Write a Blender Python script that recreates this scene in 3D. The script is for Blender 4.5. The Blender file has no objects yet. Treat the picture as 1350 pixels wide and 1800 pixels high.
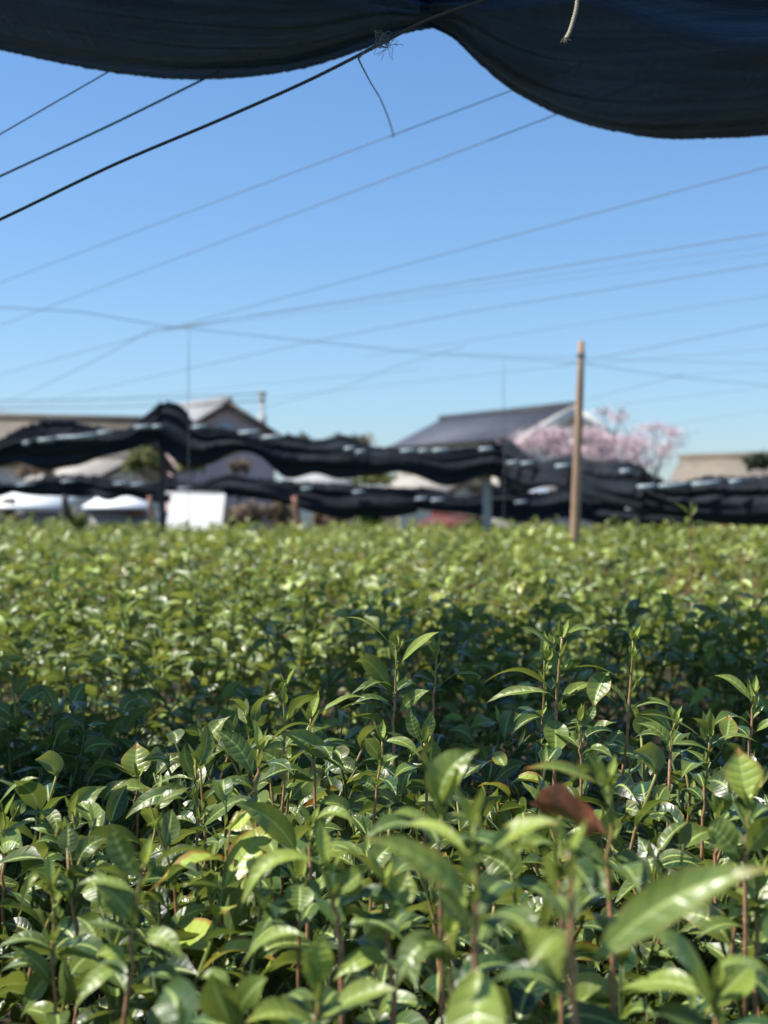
import bpy, math, random
import numpy as np
from mathutils import Vector
R = math.radians
random.seed(7)
rng = np.random.default_rng(7)
scn = bpy.context.scene
COL = scn.collection

# ------------------------------------------------------------------ camera, sky, sun
CAMZ, F, HZ = 1.25, 2400.0, 885.0
def pix(px, py, d):
    """a point at distance d seen at that place of the photograph"""
    return np.array((d*(px-675.0)/F, d, CAMZ + d*(HZ-py)/F))
cam_d = bpy.data.cameras.new('camera'); cam = bpy.data.objects.new('camera', cam_d); COL.objects.link(cam)
cam.location = (0, 0, CAMZ); cam.rotation_euler = (R(90), 0, 0)
cam_d.sensor_fit = 'VERTICAL'; cam_d.sensor_height = 24; cam_d.lens = 24*F/1800
cam_d.shift_y = -15.0/1800
cam_d.clip_start = 0.05; cam_d.clip_end = 2000
cam_d.dof.use_dof = True; cam_d.dof.focus_distance = 1.62; cam_d.dof.aperture_fstop = 3.7
scn.camera = cam

SKY_TINT = [(.05, (.62, .78, 1)), (.12, (.66, .82, 1)), (.22, (.67, .87, 1.06))]
SUN_EL, SUN_AZ = 57.0, -94.0    # azimuth from the view direction (+Y), clockwise: the sun stands high on the left
w = bpy.data.worlds.new('World'); scn.world = w; w.use_nodes = True
nt = w.node_tree; nt.nodes.clear()
sky = nt.nodes.new('ShaderNodeTexSky'); sky.sky_type = 'NISHITA'; sky.sun_disc = False
sky.sun_elevation = R(SUN_EL); sky.sun_rotation = R(SUN_AZ); sky.air_density = 1.0; sky.dust_density = 0.4; sky.ozone_density = 1.6
bg = nt.nodes.new('ShaderNodeBackground'); bg.inputs[1].default_value = 0.092
wo = nt.nodes.new('ShaderNodeOutputWorld')
sg = nt.nodes.new('ShaderNodeTexCoord'); sx = nt.nodes.new('ShaderNodeSeparateXYZ'); nt.links.new(sg.outputs['Generated'], sx.inputs[0])
rp = nt.nodes.new('ShaderNodeValToRGB'); nt.links.new(sx.outputs[2], rp.inputs[0])
cr = rp.color_ramp; cr.elements[0].position = 0.0; cr.elements[0].color = (.60, .75, 1.0, 1); cr.elements[1].position = .40; cr.elements[1].color = (.66, .92, 1.15, 1)
for pos, c in SKY_TINT: e = cr.elements.new(pos); e.color = (*c, 1)
mu = nt.nodes.new('ShaderNodeMix'); mu.data_type = 'RGBA'; mu.blend_type = 'MULTIPLY'; mu.inputs[0].default_value = 1
nt.links.new(sky.outputs[0], mu.inputs[6]); nt.links.new(rp.outputs[0], mu.inputs[7]); nt.links.new(mu.outputs[2], bg.inputs[0]); nt.links.new(bg.outputs[0], wo.inputs[0])
sl = bpy.data.lights.new('sun', 'SUN'); sl.energy = 5.0; sl.angle = R(0.5); sl.color = (1, .95, .87)
so = bpy.data.objects.new('sun', sl); COL.objects.link(so)
sd = Vector((math.sin(R(SUN_AZ))*math.cos(R(SUN_EL)), math.cos(R(SUN_AZ))*math.cos(R(SUN_EL)), math.sin(R(SUN_EL))))
so.rotation_euler = sd.to_track_quat('Z', 'Y').to_euler(); so.location = (-5, 0, 8)
scn.view_settings.view_transform = 'Standard'; scn.view_settings.look = 'None'
scn.view_settings.exposure = 0.76; scn.view_settings.gamma = 1
scn.cycles.use_denoising = True
scn.cycles.max_bounces = 6; scn.cycles.transparent_max_bounces = 8
scn.cycles.sample_clamp_indirect = 4

# ------------------------------------------------------------------ helpers
def tag(o, label=None, cat=None, group=None, kind=None):
    for k, v in (('label', label), ('category', cat), ('group', group), ('kind', kind)):
        if v: o[k] = v
    return o
def empty(name, loc=(0, 0, 0)):
    o = bpy.data.objects.new(name, None); o.location = loc; o.empty_display_size = .02; COL.objects.link(o); return o
def link(name, me, parent=None):
    o = bpy.data.objects.new(name, me); COL.objects.link(o)
    if parent is not None:
        o.parent = parent; o.location = [-c for c in parent.location] if parent.get('abs') else (0, 0, 0)
    return o
class MB:
    """collects geometry in world coordinates; build() links it as one mesh object"""
    def __init__(s): s.v = []; s.f = []; s.n = 0; s.uv = []; s.tint = []; s.mi = []
    def add(s, v, f, uv=None, tint=None, mi=0):
        v = np.asarray(v, float); f = np.asarray(f, int)
        s.v.append(v); s.f.append(f + s.n); s.n += len(v)
        s.uv.append(uv if uv is not None else np.zeros((len(v), 2)))
        t = np.zeros((len(v), 4)); t[:, 3] = 1
        if tint is not None: t[:, :3] = tint
        s.tint.append(t); s.mi += [mi]*len(f)
    def box(s, c, h, rz=0, mi=0):
        c = np.array(c, float); q = np.array([(x, y, z) for x in (-1, 1) for y in (-1, 1) for z in (-1, 1)], float)*np.array(h)
        cs, sn = math.cos(rz), math.sin(rz)
        q = np.stack([q[:, 0]*cs-q[:, 1]*sn, q[:, 0]*sn+q[:, 1]*cs, q[:, 2]], 1) + c
        s.add(q, [(0, 1, 3, 2), (4, 6, 7, 5), (0, 4, 5, 1), (2, 3, 7, 6), (0, 2, 6, 4), (1, 5, 7, 3)], mi=mi)
    def slab(s, p, th, mi=0):
        """quad p (4 points) thickened along its normal downwards"""
        p = np.array(p, float); n = np.cross(p[1]-p[0], p[3]-p[0]); n /= np.linalg.norm(n)
        if n[2] < 0: n = -n
        q = np.concatenate([p, p-n*th])
        s.add(q, [(0, 1, 2, 3), (7, 6, 5, 4), (0, 4, 5, 1), (1, 5, 6, 2), (2, 6, 7, 3), (3, 7, 4, 0)], mi=mi)
    def tube(s, P, r, n=8, cap=True, mi=0, tint=None):
        P = np.array(P, float); m = len(P); r = np.broadcast_to(np.asarray(r, float), (m,))
        T = np.gradient(P, axis=0); T /= np.linalg.norm(T, axis=1)[:, None]+1e-12
        a = np.array((0, 0, 1.)) if abs(T[:, 2]).mean() < .8 else np.array((0, 1., 0))
        S = np.cross(T, a); S /= np.linalg.norm(S, axis=1)[:, None]; U = np.cross(S, T)
        an = np.arange(n)*2*math.pi/n
        V = (P[:, None] + (S[:, None]*np.cos(an)[None, :, None] + U[:, None]*np.sin(an)[None, :, None])*r[:, None, None]).reshape(-1, 3)
        i, j = np.meshgrid(np.arange(m-1), np.arange(n), indexing='ij'); k = (j+1) % n
        f = np.stack([i*n+j, i*n+k, (i+1)*n+k, (i+1)*n+j], -1).reshape(-1, 4)
        uv = np.stack([np.tile(np.arange(n)/n, m), np.repeat(np.linspace(0, 1, m), n)], 1)
        if cap:
            V = np.concatenate([V, P[:1], P[-1:]]); uv = np.concatenate([uv, [(0, 0), (0, 1)]])
            c0 = [(m*n, (q+1) % n, q, q) for q in range(n)]
            f3 = [(c[0], c[1], c[2]) for c in c0]; b = (m-1)*n
            s.add(V, f, uv, tint, mi); base = s.n-len(V)
            s.f.append(np.array(f3)+base); s.f.append(np.array([(m*n+1, b+q, b+(q+1) % n) for q in range(n)])+base); s.mi += [mi]*(2*n)
        else: s.add(V, f, uv, tint, mi)
    def mesh(s, name, mats, smooth=True):
        V = np.concatenate(s.v); me = bpy.data.meshes.new(name)
        loops = np.concatenate([f.ravel() for f in s.f]); tot = np.concatenate([np.full(len(f), f.shape[1]) for f in s.f])
        me.vertices.add(len(V)); me.vertices.foreach_set('co', V.ravel().astype(np.float32))
        me.loops.add(len(loops)); me.loops.foreach_set('vertex_index', loops.astype(np.int32))
        me.polygons.add(len(tot)); me.polygons.foreach_set('loop_start', np.concatenate([[0], np.cumsum(tot)[:-1]]).astype(np.int32))
        me.polygons.foreach_set('loop_total', tot.astype(np.int32))
        me.update(calc_edges=True)
        uvl = me.uv_layers.new(name='UVMap'); uvl.data.foreach_set('uv', np.concatenate(s.uv)[loops].ravel().astype(np.float32))
        ca = me.color_attributes.new('tint', 'FLOAT_COLOR', 'POINT'); ca.data.foreach_set('color', np.concatenate(s.tint).ravel().astype(np.float32))
        for m in (mats if isinstance(mats, (list, tuple)) else [mats]): me.materials.append(m)
        if any(s.mi): me.polygons.foreach_set('material_index', np.array(s.mi, np.int32))
        if smooth: me.polygons.foreach_set('use_smooth', np.ones(len(tot), bool))
        me.validate(); return me
    def build(s, name, mats, parent=None, smooth=True):
        return link(name, s.mesh(name, mats, smooth), parent)
def thing(name, loc, label, cat, group=None):
    o = empty(name, loc); o['abs'] = 1; tag(o, label, cat, group); return o   # children are given in world coordinates

def sm(x, a, b):
    t = np.clip((x-a)/(b-a), 0, 1); return t*t*(3-2*t)
_ph = rng.uniform(0, 6.28, (6, 3)); _fr = rng.uniform(.6, 1.5, (6, 3))
def wob(x, y, s=1.0):
    r = 0
    for k in range(6): r = r + math.pow(.75, k)*np.sin(x*s*_fr[k, 0]*(1+k*.6)+y*s*_fr[k, 1]*(1+k*.5)+_ph[k, 0])
    return r/2.2

# ------------------------------------------------------------------ materials
class NT:
    def __init__(s, name):
        s.m = bpy.data.materials.new(name); s.m.use_nodes = True; s.t = s.m.node_tree; s.t.nodes.clear()
        s.out = s.t.nodes.new('ShaderNodeOutputMaterial')
    def n(s, kind, **kw):
        q = s.t.nodes.new('ShaderNode'+kind)
        for k, v in kw.items(): setattr(q, k, v)
        return q
    def l(s, a, b): s.t.links.new(a, b)
    def math(s, op, a, b=None, c=None, clamp=False):
        q = s.n('Math', operation=op, use_clamp=clamp)
        for i, x in enumerate((a, b, c)):
            if x is None: continue
            if isinstance(x, (int, float)): q.inputs[i].default_value = x
            else: s.l(x, q.inputs[i])
        return q.outputs[0]
    def mix(s, fac, a, b, blend='MIX'):
        q = s.n('Mix', data_type='RGBA', blend_type=blend)
        for i, x in ((0, fac), (6, a), (7, b)):
            if isinstance(x, (int, float)): q.inputs[i].default_value = x
            elif isinstance(x, tuple): q.inputs[i].default_value = (*x, 1)
            else: s.l(x, q.inputs[i])
        return q.outputs[2]
    def noise(s, scale, detail=3, co=None, rough=.5):
        q = s.n('TexNoise'); q.inputs['Scale'].default_value = scale; q.inputs['Detail'].default_value = detail; q.inputs['Roughness'].default_value = rough
        if co is not None: s.l(co, q.inputs['Vector'])
        return q.outputs[0]
    def rng(s, x, a, b, c=0.0, d=1.0):
        q = s.n('MapRange'); s.l(x, q.inputs[0])
        for i, v in enumerate((a, b, c, d)): q.inputs[i+1].default_value = v
        return q.outputs[0]
    def bsdf(s, col, rough=.6, spec=.4, bump=None, bstr=.3, bdist=.01):
        p = s.n('BsdfPrincipled')
        if isinstance(col, tuple): p.inputs['Base Color'].default_value = (*col, 1)
        else: s.l(col, p.inputs['Base Color'])
        if isinstance(rough, (int, float)): p.inputs['Roughness'].default_value = rough
        else: s.l(rough, p.inputs['Roughness'])
        p.inputs['Specular IOR Level'].default_value = spec
        if bump is not None:
            b = s.n('Bump'); b.inputs['Strength'].default_value = bstr; b.inputs['Distance'].default_value = bdist
            s.l(bump, b.inputs['Height']); s.l(b.outputs[0], p.inputs['Normal']); s.bump = b.outputs[0]
        return p
    def done(s, sh): s.l(sh, s.out.inputs[0]); return s.m

def plain(name, c1, c2=None, scale=8, rough=.7, spec=.3, bstr=.2, bdist=.01):
    t = NT(name); co = t.n('TexCoord').outputs['Object']
    nz = t.noise(scale, 5, co, .6)
    c2 = c2 or tuple(x*.7 for x in c1)
    col = t.mix(t.rng(nz, .3, .7), c1, c2)
    return t.done(t.bsdf(col, rough, spec, nz, bstr, bdist).outputs[0])

def leaf_material(name):
    t = NT(name)
    uv = t.n('UVMap', uv_map='UVMap').outputs[0]
    sp = t.n('SeparateXYZ'); t.l(uv, sp.inputs[0]); u, v = sp.outputs[0], sp.outputs[1]
    at = t.n('Attribute', attribute_name='tint'); sc = t.n('SeparateColor'); t.l(at.outputs['Color'], sc.inputs[0])
    young, bright, spoil = sc.outputs[0], sc.outputs[1], sc.outputs[2]
    co = t.n('TexCoord').outputs['Object']
    au = t.math('ABSOLUTE', t.math('SUBTRACT', t.math('MULTIPLY', u, 2), 1))     # 0 at the midrib, 1 at the margin
    nz = t.noise(60, 3, co)
    nz2 = t.noise(14, 3, co)
    yf = t.math('ADD', young, t.math('MULTIPLY', t.math('SUBTRACT', nz2, .5), .5), clamp=True)
    col = t.mix(yf, (0.018, 0.052, 0.019), (0.225, 0.280, 0.045))
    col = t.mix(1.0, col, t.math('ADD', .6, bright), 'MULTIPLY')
    # lateral veins: chevrons rising towards the tip
    ph = t.math('MULTIPLY', t.math('SUBTRACT', v, t.math('MULTIPLY', t.math('POWER', au, 1.3), .10)), 7.5*6.2832)
    wv = t.math('POWER', t.math('ADD', t.math('MULTIPLY', t.math('COSINE', ph), .5), .5), 7.0)
    wv = t.math('MULTIPLY', wv, t.math('SUBTRACT', 1.0, t.math('POWER', au, 3.0)), clamp=True)
    mid = t.rng(au, .055, .14, 1, 0)
    col = t.mix(t.math('MULTIPLY', wv, .30), col, (0.12, 0.19, 0.05))
    col = t.mix(t.math('MULTIPLY', mid, .85), col, (0.38, 0.47, 0.13))
    # margin wear
    edge = t.rng(t.math('ADD', au, t.math('MULTIPLY', nz, .5)), 1.0, 1.35)
    tipw = t.rng(t.math('ADD', v, t.math('MULTIPLY', nz2, .3)), .92, 1.12)
    ww = t.math('MULTIPLY', t.math('MAXIMUM', edge, tipw), spoil, clamp=True)
    col = t.mix(ww, col, (0.30, 0.17, 0.03))
    spk = t.n('TexVoronoi'); spk.inputs['Scale'].default_value = 170; t.l(co, spk.inputs['Vector'])
    spots = t.math('MULTIPLY', t.rng(spk.outputs['Distance'], .16, .10, 0, 1), t.rng(nz2, .48, .58), clamp=True)
    col = t.mix(t.math('MULTIPLY', spots, .65), col, (0.14, 0.10, 0.04))
    blot = t.math('MULTIPLY', t.rng(nz2, .62, .74), t.math('MULTIPLY', spoil, .7), clamp=True)
    col = t.mix(blot, col, (0.26, 0.26, 0.03))
    rim = t.rng(au, .93, .99)
    col = t.mix(t.math('MULTIPLY', rim, .5), col, (0.20, 0.21, 0.06))
    hgt = t.math('ADD', t.math('MULTIPLY', t.math('ADD', wv, t.math('MULTIPLY', mid, 1.2)), -.8), t.math('MULTIPLY', nz, .5))
    gl = t.rng(nz, .3, .7, .27, .46)
    top = t.bsdf(col, gl, .52, hgt, .30, .0014)
    back_c = t.mix(.55, col, (0.085, 0.125, 0.050))
    back = t.bsdf(back_c, .6, .25)
    geo = t.n('NewGeometry')
    mx = t.n('MixShader'); t.l(geo.outputs['Backfacing'], mx.inputs[0]); t.l(top.outputs[0], mx.inputs[1]); t.l(back.outputs[0], mx.inputs[2])
    tr = t.n('BsdfTranslucent'); tc = t.mix(yf, (0.19, 0.28, 0.04), (0.48, 0.52, 0.08)); tc = t.mix(t.math('MULTIPLY', mid, .6), tc, (.45, .5, .16))
    tc = t.mix(ww, tc, (.4, .16, .02)); t.l(tc, tr.inputs[0])
    m2 = t.n('MixShader'); m2.inputs[0].default_value = .23; t.l(mx.outputs[0], m2.inputs[1]); t.l(tr.outputs[0], m2.inputs[2])
    return t.done(m2.outputs[0])
M_LEAF = leaf_material('tea_leaf')
def dead_material():
    t = NT('dead_leaf'); co = t.n('TexCoord').outputs['Object']; nz = t.noise(70, 4, co)
    nb = t.noise(22, 4, co, .7); col = t.mix(t.rng(nz, .35, .65), (.30, .10, .05), (.12, .045, .025)); col = t.mix(t.rng(nb, .45, .62), col, (.055, .025, .016))
    p = t.bsdf(col, .45, .4, nz, .5, .002)
    tr = t.n('BsdfTranslucent'); tr.inputs[0].default_value = (.5, .12, .03, 1)
    m = t.n('MixShader'); m.inputs[0].default_value = .22; t.l(p.outputs[0], m.inputs[1]); t.l(tr.outputs[0], m.inputs[2])
    return t.done(m.outputs[0])
M_DEAD = dead_material()
def stem_material():
    t = NT('tea_stem'); uv = t.n('UVMap', uv_map='UVMap').outputs[0]; sp = t.n('SeparateXYZ'); t.l(uv, sp.inputs[0]); v = sp.outputs[1]
    co = t.n('TexCoord').outputs['Object']; nz = t.noise(160, 4, co)
    at = t.n('Attribute', attribute_name='tint'); sc = t.n('SeparateColor'); t.l(at.outputs['Color'], sc.inputs[0])
    brown = t.mix(t.rng(nz, .3, .7), (.50, .26, .14), (.26, .13, .075))
    col = t.mix(t.math('MULTIPLY', t.rng(v, .55, .95), t.math('ADD', sc.outputs[0], .25), clamp=True), brown, (.20, .22, .035))
    p = t.bsdf(col, .45, .4, nz, .4, .001)
    return t.done(p.outputs[0])
M_STEM = stem_material()
M_CUT = plain('cut_wood', (.5, .46, .36), (.35, .30, .22), 300)

# ------------------------------------------------------------------ tea leaves and shoots
def leaf_grid(rows, cols):
    v = np.linspace(0, 1, rows+1); u = np.linspace(-1, 1, cols+1)
    VV, UU = np.meshgrid(v, u, indexing='ij')
    i, j = np.meshgrid(np.arange(rows), np.arange(cols), indexing='ij'); c = cols+1
    f = np.stack([i*c+j, i*c+j+1, (i+1)*c+j+1, (i+1)*c+j], -1).reshape(-1, 4)
    return VV, UU, f
_grids = {}
def leaf_geo(P0, P1, arch, W, N, rows=22, cols=6, fold=.18, wave=.10, twist=0.0, seed=0, pet=.07, serr=.03, nick=0.0):
    """blade from P0 (petiole) to P1 (tip), bulging by the vector arch, normal near N"""
    if (rows, cols) not in _grids: _grids[(rows, cols)] = leaf_grid(rows, cols)
    VV, UU, f = _grids[(rows, cols)]
    rs = np.random.default_rng(seed)
    P0, P1, arch, N = (np.asarray(q, float) for q in (P0, P1, arch, N))
    C = (P0+P1)/2 + arch*2
    v = VV[:, 0]
    cen = ((1-v)**2)[:, None]*P0 + (2*v*(1-v))[:, None]*C + (v**2)[:, None]*P1
    T = (2*(1-v))[:, None]*(C-P0) + (2*v)[:, None]*(P1-C); T /= np.linalg.norm(T, axis=1)[:, None]+1e-9
    S = np.cross(T, N); S /= np.linalg.norm(S, axis=1)[:, None]+1e-9; Nn = np.cross(S, T)
    if twist:
        a = twist*v; ca, sa = np.cos(a)[:, None], np.sin(a)[:, None]; S, Nn = S*ca+Nn*sa, Nn*ca-S*sa
    t = np.clip((v-pet)/(1-pet), 0, 1)
    prof = np.power(np.clip(np.sin(np.pi*np.power(t, .84)), 0, 1), .86)*(1-.45*sm(t, .62, 1.0))
    half = np.maximum(W/2*prof, .0011*np.clip(1-v*1.0, .15, 1))
    z = np.zeros(len(v)); k = np.arange(len(v)) % 2
    jag = 1 - serr*k
    side = 1.0
    H = half[:, None]*np.where(np.abs(UU) > .99, jag[:, None], 1.0)
    if nick:
        nk = 1 - nick*np.exp(-((v-.5)/.13)**2)*(.6+.4*np.sin(v*60))
        H = H*np.where(UU < -.3, nk[:, None], 1)
    p1, p2, p3 = rs.uniform(0, 6.28, 3); k1 = rs.uniform(7, 11)
    off = fold*np.abs(UU)**1.4*H + wave*H*np.abs(UU)**2*np.sin(VV*k1+p1+np.sign(UU)*p2) 
    vv = VV-.10*np.abs(UU)**1.3
    off = off + .00018*(W/.03)*(1-np.abs(UU)**4)*np.cos(vv*7.5*6.2832+3.14)*np.where(np.abs(UU) > .1, 1, 0)*sm(VV, .05, .2)*(1-sm(VV, .85, 1)) * (1 if cols >= 6 else 0)
    X = cen[:, None] + S[:, None]*(UU*H)[..., None] + Nn[:, None]*off[..., None]
    uv = np.stack([(UU+1)/2, VV], -1).reshape(-1, 2)
    return X.reshape(-1, 3), f, uv

def shoot_parts(rs, height=.2, nleaf=7, L=.07, young=.25, spread=1.0, topper='cut', lean=.06, bare=.35, ysd=.18):
    """one tea shoot in local coordinates, base at the origin: list of (kind, function adding it to an MB at a level of detail)"""
    h = height; lx, ly = rs.uniform(-lean, lean, 2)
    def axis(t): return np.array((lx*t*t*h*4 + .004*math.sin(t*9+lx*90), ly*t*t*h*4 + .004*math.sin(t*8+ly*70), h*t))
    r0 = rs.uniform(.0018, .0026); r1 = r0*.6
    parts = []
    st = np.array([axis(t) for t in np.linspace(0, 1, 9)]); rr = np.linspace(r0, r1, 9)
    sy = rs.uniform(0, 1)
    for q in range(2, 8): rr[q] *= rs.uniform(.95, 1.25)
    parts.append(('stem', dict(P=st, r=rr, y=sy)))
    a = rs.uniform(0, 6.28)
    for i in range(nleaf):
        t = bare + (1-bare)*(i+.6)/nleaf if i < nleaf-1 else .97
        a += 2.4 + rs.uniform(-.4, .4)
        up = t**2
        e = rs.normal(.22+.55*up, .22)
        ll = L*rs.uniform(.7, 1.15)*(1-.25*up)
        d = np.array((math.cos(a)*math.cos(e), math.sin(a)*math.cos(e), math.sin(e)))
        p0 = axis(t); p1 = p0 + d*ll
        arch = np.array((-d[0]*d[2], -d[1]*d[2], 1-d[2]**2))*ll*rs.uniform(.08, .30)
        p1 = p1 - np.array((0, 0, 1))*ll*rs.uniform(0, .6)
        hz = np.array((-math.sin(a), math.cos(a), 0.))
        N = np.array((0, 0, 1.)) + hz*rs.normal(0, .55) - d*.35
        y = np.clip(rs.normal(young+.34*up, ysd), 0, 1); sp = max(0, rs.normal(-.1, .4))
        parts.append(('leaf', dict(P0=p0, P1=p1, arch=arch, W=ll*rs.uniform(.37, .47), N=N, fold=rs.uniform(.1, .45), wave=rs.uniform(.05, .25), twist=rs.normal(0, .35), seed=int(rs.integers(1e6)), tint=(y, rs.uniform(0, .8), sp))))
        if rs.uniform() < .7:
            b = a + rs.uniform(-.5, .5); bl = rs.uniform(.008, .022); q0 = p0 + np.array((0, 0, .002))
            q1 = q0 + np.array((math.cos(b)*.35, math.sin(b)*.35, 1))*bl
            parts.append(('bud', dict(P0=q0, P1=q1, arch=np.array((math.cos(b), math.sin(b), 0))*bl*.08, W=bl*.3, N=(-math.cos(b), -math.sin(b), .3), fold=.5, wave=0, twist=0, seed=1, tint=(.95, .6, 0))))
    if topper == 'bud':
        p = axis(1)
        parts.append(('bud', dict(P0=p, P1=p+np.array((rs.normal(0, .004), rs.normal(0, .004), .022)), arch=(.001, 0, 0), W=.006, N=(0, -1, .2), fold=.5, wave=0, twist=0, seed=1, tint=(1, .7, 0))))
    return parts
def add_part(mb, kind, p, rows, cols):
    if kind == 'stem':
        if rows < 6: mb.tube(p['P'][::4], p['r'][::4]*1.1, 3, cap=False, mi=1, tint=(p['y'], 0, 0))
        else: mb.tube(p['P'], p['r'], 6, mi=0, tint=(p['y'], 0, 0))
        return
    q = {k: v for k, v in p.items() if k not in ('tint', 'dead')}
    if kind == 'bud': rows, cols = max(3, rows//4), 2
    v, f, uv = leaf_geo(rows=rows, cols=cols, pet=0.0 if kind == 'bud' else .07, **q)
    mb.add(v, f, uv, p['tint'])

# --- the height of the plucking surface over the field
def canopy(x, y):
    z = .925 + .022*wob(x*2.2, y*2.2) + .012*wob(x*7, y*7+3)
    gap = np.exp(-((y-(2.42+.10*x))/.20)**2)*(.10+.22*sm(x, -.1, .5))
    rows = .05*np.exp(-(((y-3.4) % 1.7)-.85)**2/.02)*(y > 3.4)
    return z - gap - rows + .034*wob(x*1.1+5, y*.9)*sm(y, 2.8, 4) + .02*wob(x*5+1, y*3)*sm(y, 4, 7) - .10*sm(y, 5, 12)

# ------------------------------------------------------------------ ground
def ground():
    mb = MB(); xs = [-400, -60, -12, -4, 4, 12, 60, 400]; ys = [-60, -4, 3, 10, 18, 60, 200, 1500]
    V = [(x, y, 0) for y in ys for x in xs]; n = len(xs)
    mb.add(V, [(j*n+i, j*n+i+1, (j+1)*n+i+1, (j+1)*n+i) for j in range(len(ys)-1) for i in range(n-1)])
    t = NT('soil'); co = t.n('TexCoord').outputs['Object']; nz = t.noise(3, 8, co, .7); n2 = t.noise(.05, 4, co)
    col = t.mix(t.rng(nz, .3, .7), (.035, .026, .018), (.065, .05, .032)); col = t.mix(t.rng(n2, .45, .6), col, (.09, .10, .04))
    o = mb.build('ground', t.done(t.bsdf(col, .95, .1, nz, .8, .05).outputs[0]), smooth=False); tag(o, kind='structure')
ground()

# ------------------------------------------------------------------ the tea field: every leaf nobody could count, one object
def foliage():
    def protos(n, rows, cols, seed, nl=(5, 8), **kw):
        out = []
        for k in range(n):
            rs = np.random.default_rng(seed+k); mb = MB()
            for kind, p in shoot_parts(rs, height=rs.uniform(.13, .22), nleaf=int(rs.integers(*nl)), L=rs.uniform(.062, .082), **kw):
                if kind == 'bud' and rows < 6: continue
                add_part(mb, kind, p, rows, cols)
            out.append(mb)
        return out
    big = MB()
    def scatter(pr, P, yo, bo, s0=.85, s1=1.15, tilt=.15):
        idx = rng.integers(len(pr), size=len(P))
        for k, m in enumerate(pr):
            Q = P[idx == k]
            if not len(Q): continue
            V = np.concatenate(m.v); UV = np.concatenate(m.uv); TI = np.concatenate(m.tint)
            n = len(Q); a = rng.uniform(0, 6.28, n); s = rng.uniform(s0, s1, n); tx, ty = rng.normal(0, tilt, (2, n))
            ca, sa = np.cos(a), np.sin(a)
            X = V[None, :, 0]*ca[:, None]-V[None, :, 1]*sa[:, None]; Y = V[None, :, 0]*sa[:, None]+V[None, :, 1]*ca[:, None]; Z = np.broadcast_to(V[None, :, 2], X.shape)
            X = X + Z*tx[:, None]; Y = Y + Z*ty[:, None]
            W = np.stack([X, Y, Z], -1)*s[:, None, None] + Q[:, None, :]
            T = np.broadcast_to(TI[None], (n, *TI.shape)).copy()
            T[..., 0] = np.clip(T[..., 0] + (rng.normal(0, .14, n)+yo)[:, None], 0, 1)
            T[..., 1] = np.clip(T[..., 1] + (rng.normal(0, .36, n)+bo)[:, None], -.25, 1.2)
            T[..., 2] *= rng.uniform(0, 2, n)[:, None] > .6
            rare = rng.uniform(0, 1, n) < .035
            T[rare, :, 0] = 1; T[rare, :, 2] = 2.2
            off = (np.arange(n)*len(V))
            big.v.append(W.reshape(-1, 3)); big.uv.append(np.tile(UV, (n, 1))); big.tint.append(T.reshape(-1, 4))
            mo = 0
            for ff in m.f:
                big.f.append((ff[None]+off[:, None, None]+big.n).reshape(-1, ff.shape[1]))
                big.mi += [m.mi[mo]]*(len(ff)*n); mo += len(ff)
            # faces of one block repeat block by block: the order of big.mi above matches
            big.n += n*len(V)
    def pts(y0, y1, dens, mx, hw=.30):
        A = []
        for y in np.arange(y0, y1, .25):
            yy = min(.25, y1-y); W = hw*(y+.12)+mx; n = int(dens*2*W*yy)
            A.append(np.stack([rng.uniform(-W, W, n), rng.uniform(y, y+yy, n)], 1))
        return np.concatenate(A)
    def put(P, lo, hi):
        z = canopy(P[:, 0], P[:, 1]) + rng.uniform(lo, hi, len(P)); return np.column_stack([P, z])
    hi = protos(26, 14, 4, 100, young=.10, bare=.12, nl=(7, 11)); mid = protos(24, 9, 4, 200, young=.28, ysd=.28); lo = protos(20, 4, 2, 300, young=.45, nl=(4, 7), ysd=.42)
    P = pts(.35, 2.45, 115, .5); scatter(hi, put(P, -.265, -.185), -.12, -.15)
    P = pts(.35, 2.6, 210, .5); scatter(hi, put(P, -.33, -.24), -.25, -.3, tilt=.3)  # near understory tinted darker: shade of the gaps put into leaf colour
    P = pts(1.7, 3.3, 120, .5); scatter(mid, put(P, -.42, -.28), -.1, 0, tilt=.4)
    P = pts(2.45, 5, 150, .7); scatter(mid, put(P, -.26, -.10), .08, 0)
    P = pts(2.45, 5, 60, .7); scatter(mid, put(P, -.34, -.22), 0, 0, tilt=.3)
    P = pts(5, 10, 115, .9, .29); scatter(lo, put(P, -.22, -.06), .14, -.05, .95, 1.3)
    P = pts(10, 16.5, 75, 1.2, .29); scatter(lo, put(P, -.18, -.06), .22, 0, 1.0, 1.45)
    # closed rows on both sides and behind the camera so the beds go on
    o = big.build('tea_foliage', [M_LEAF, M_STEM])
    tag(o, 'dense glossy green tea bush foliage filling the whole field', 'tea bushes', kind='stuff')
foliage()

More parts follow.
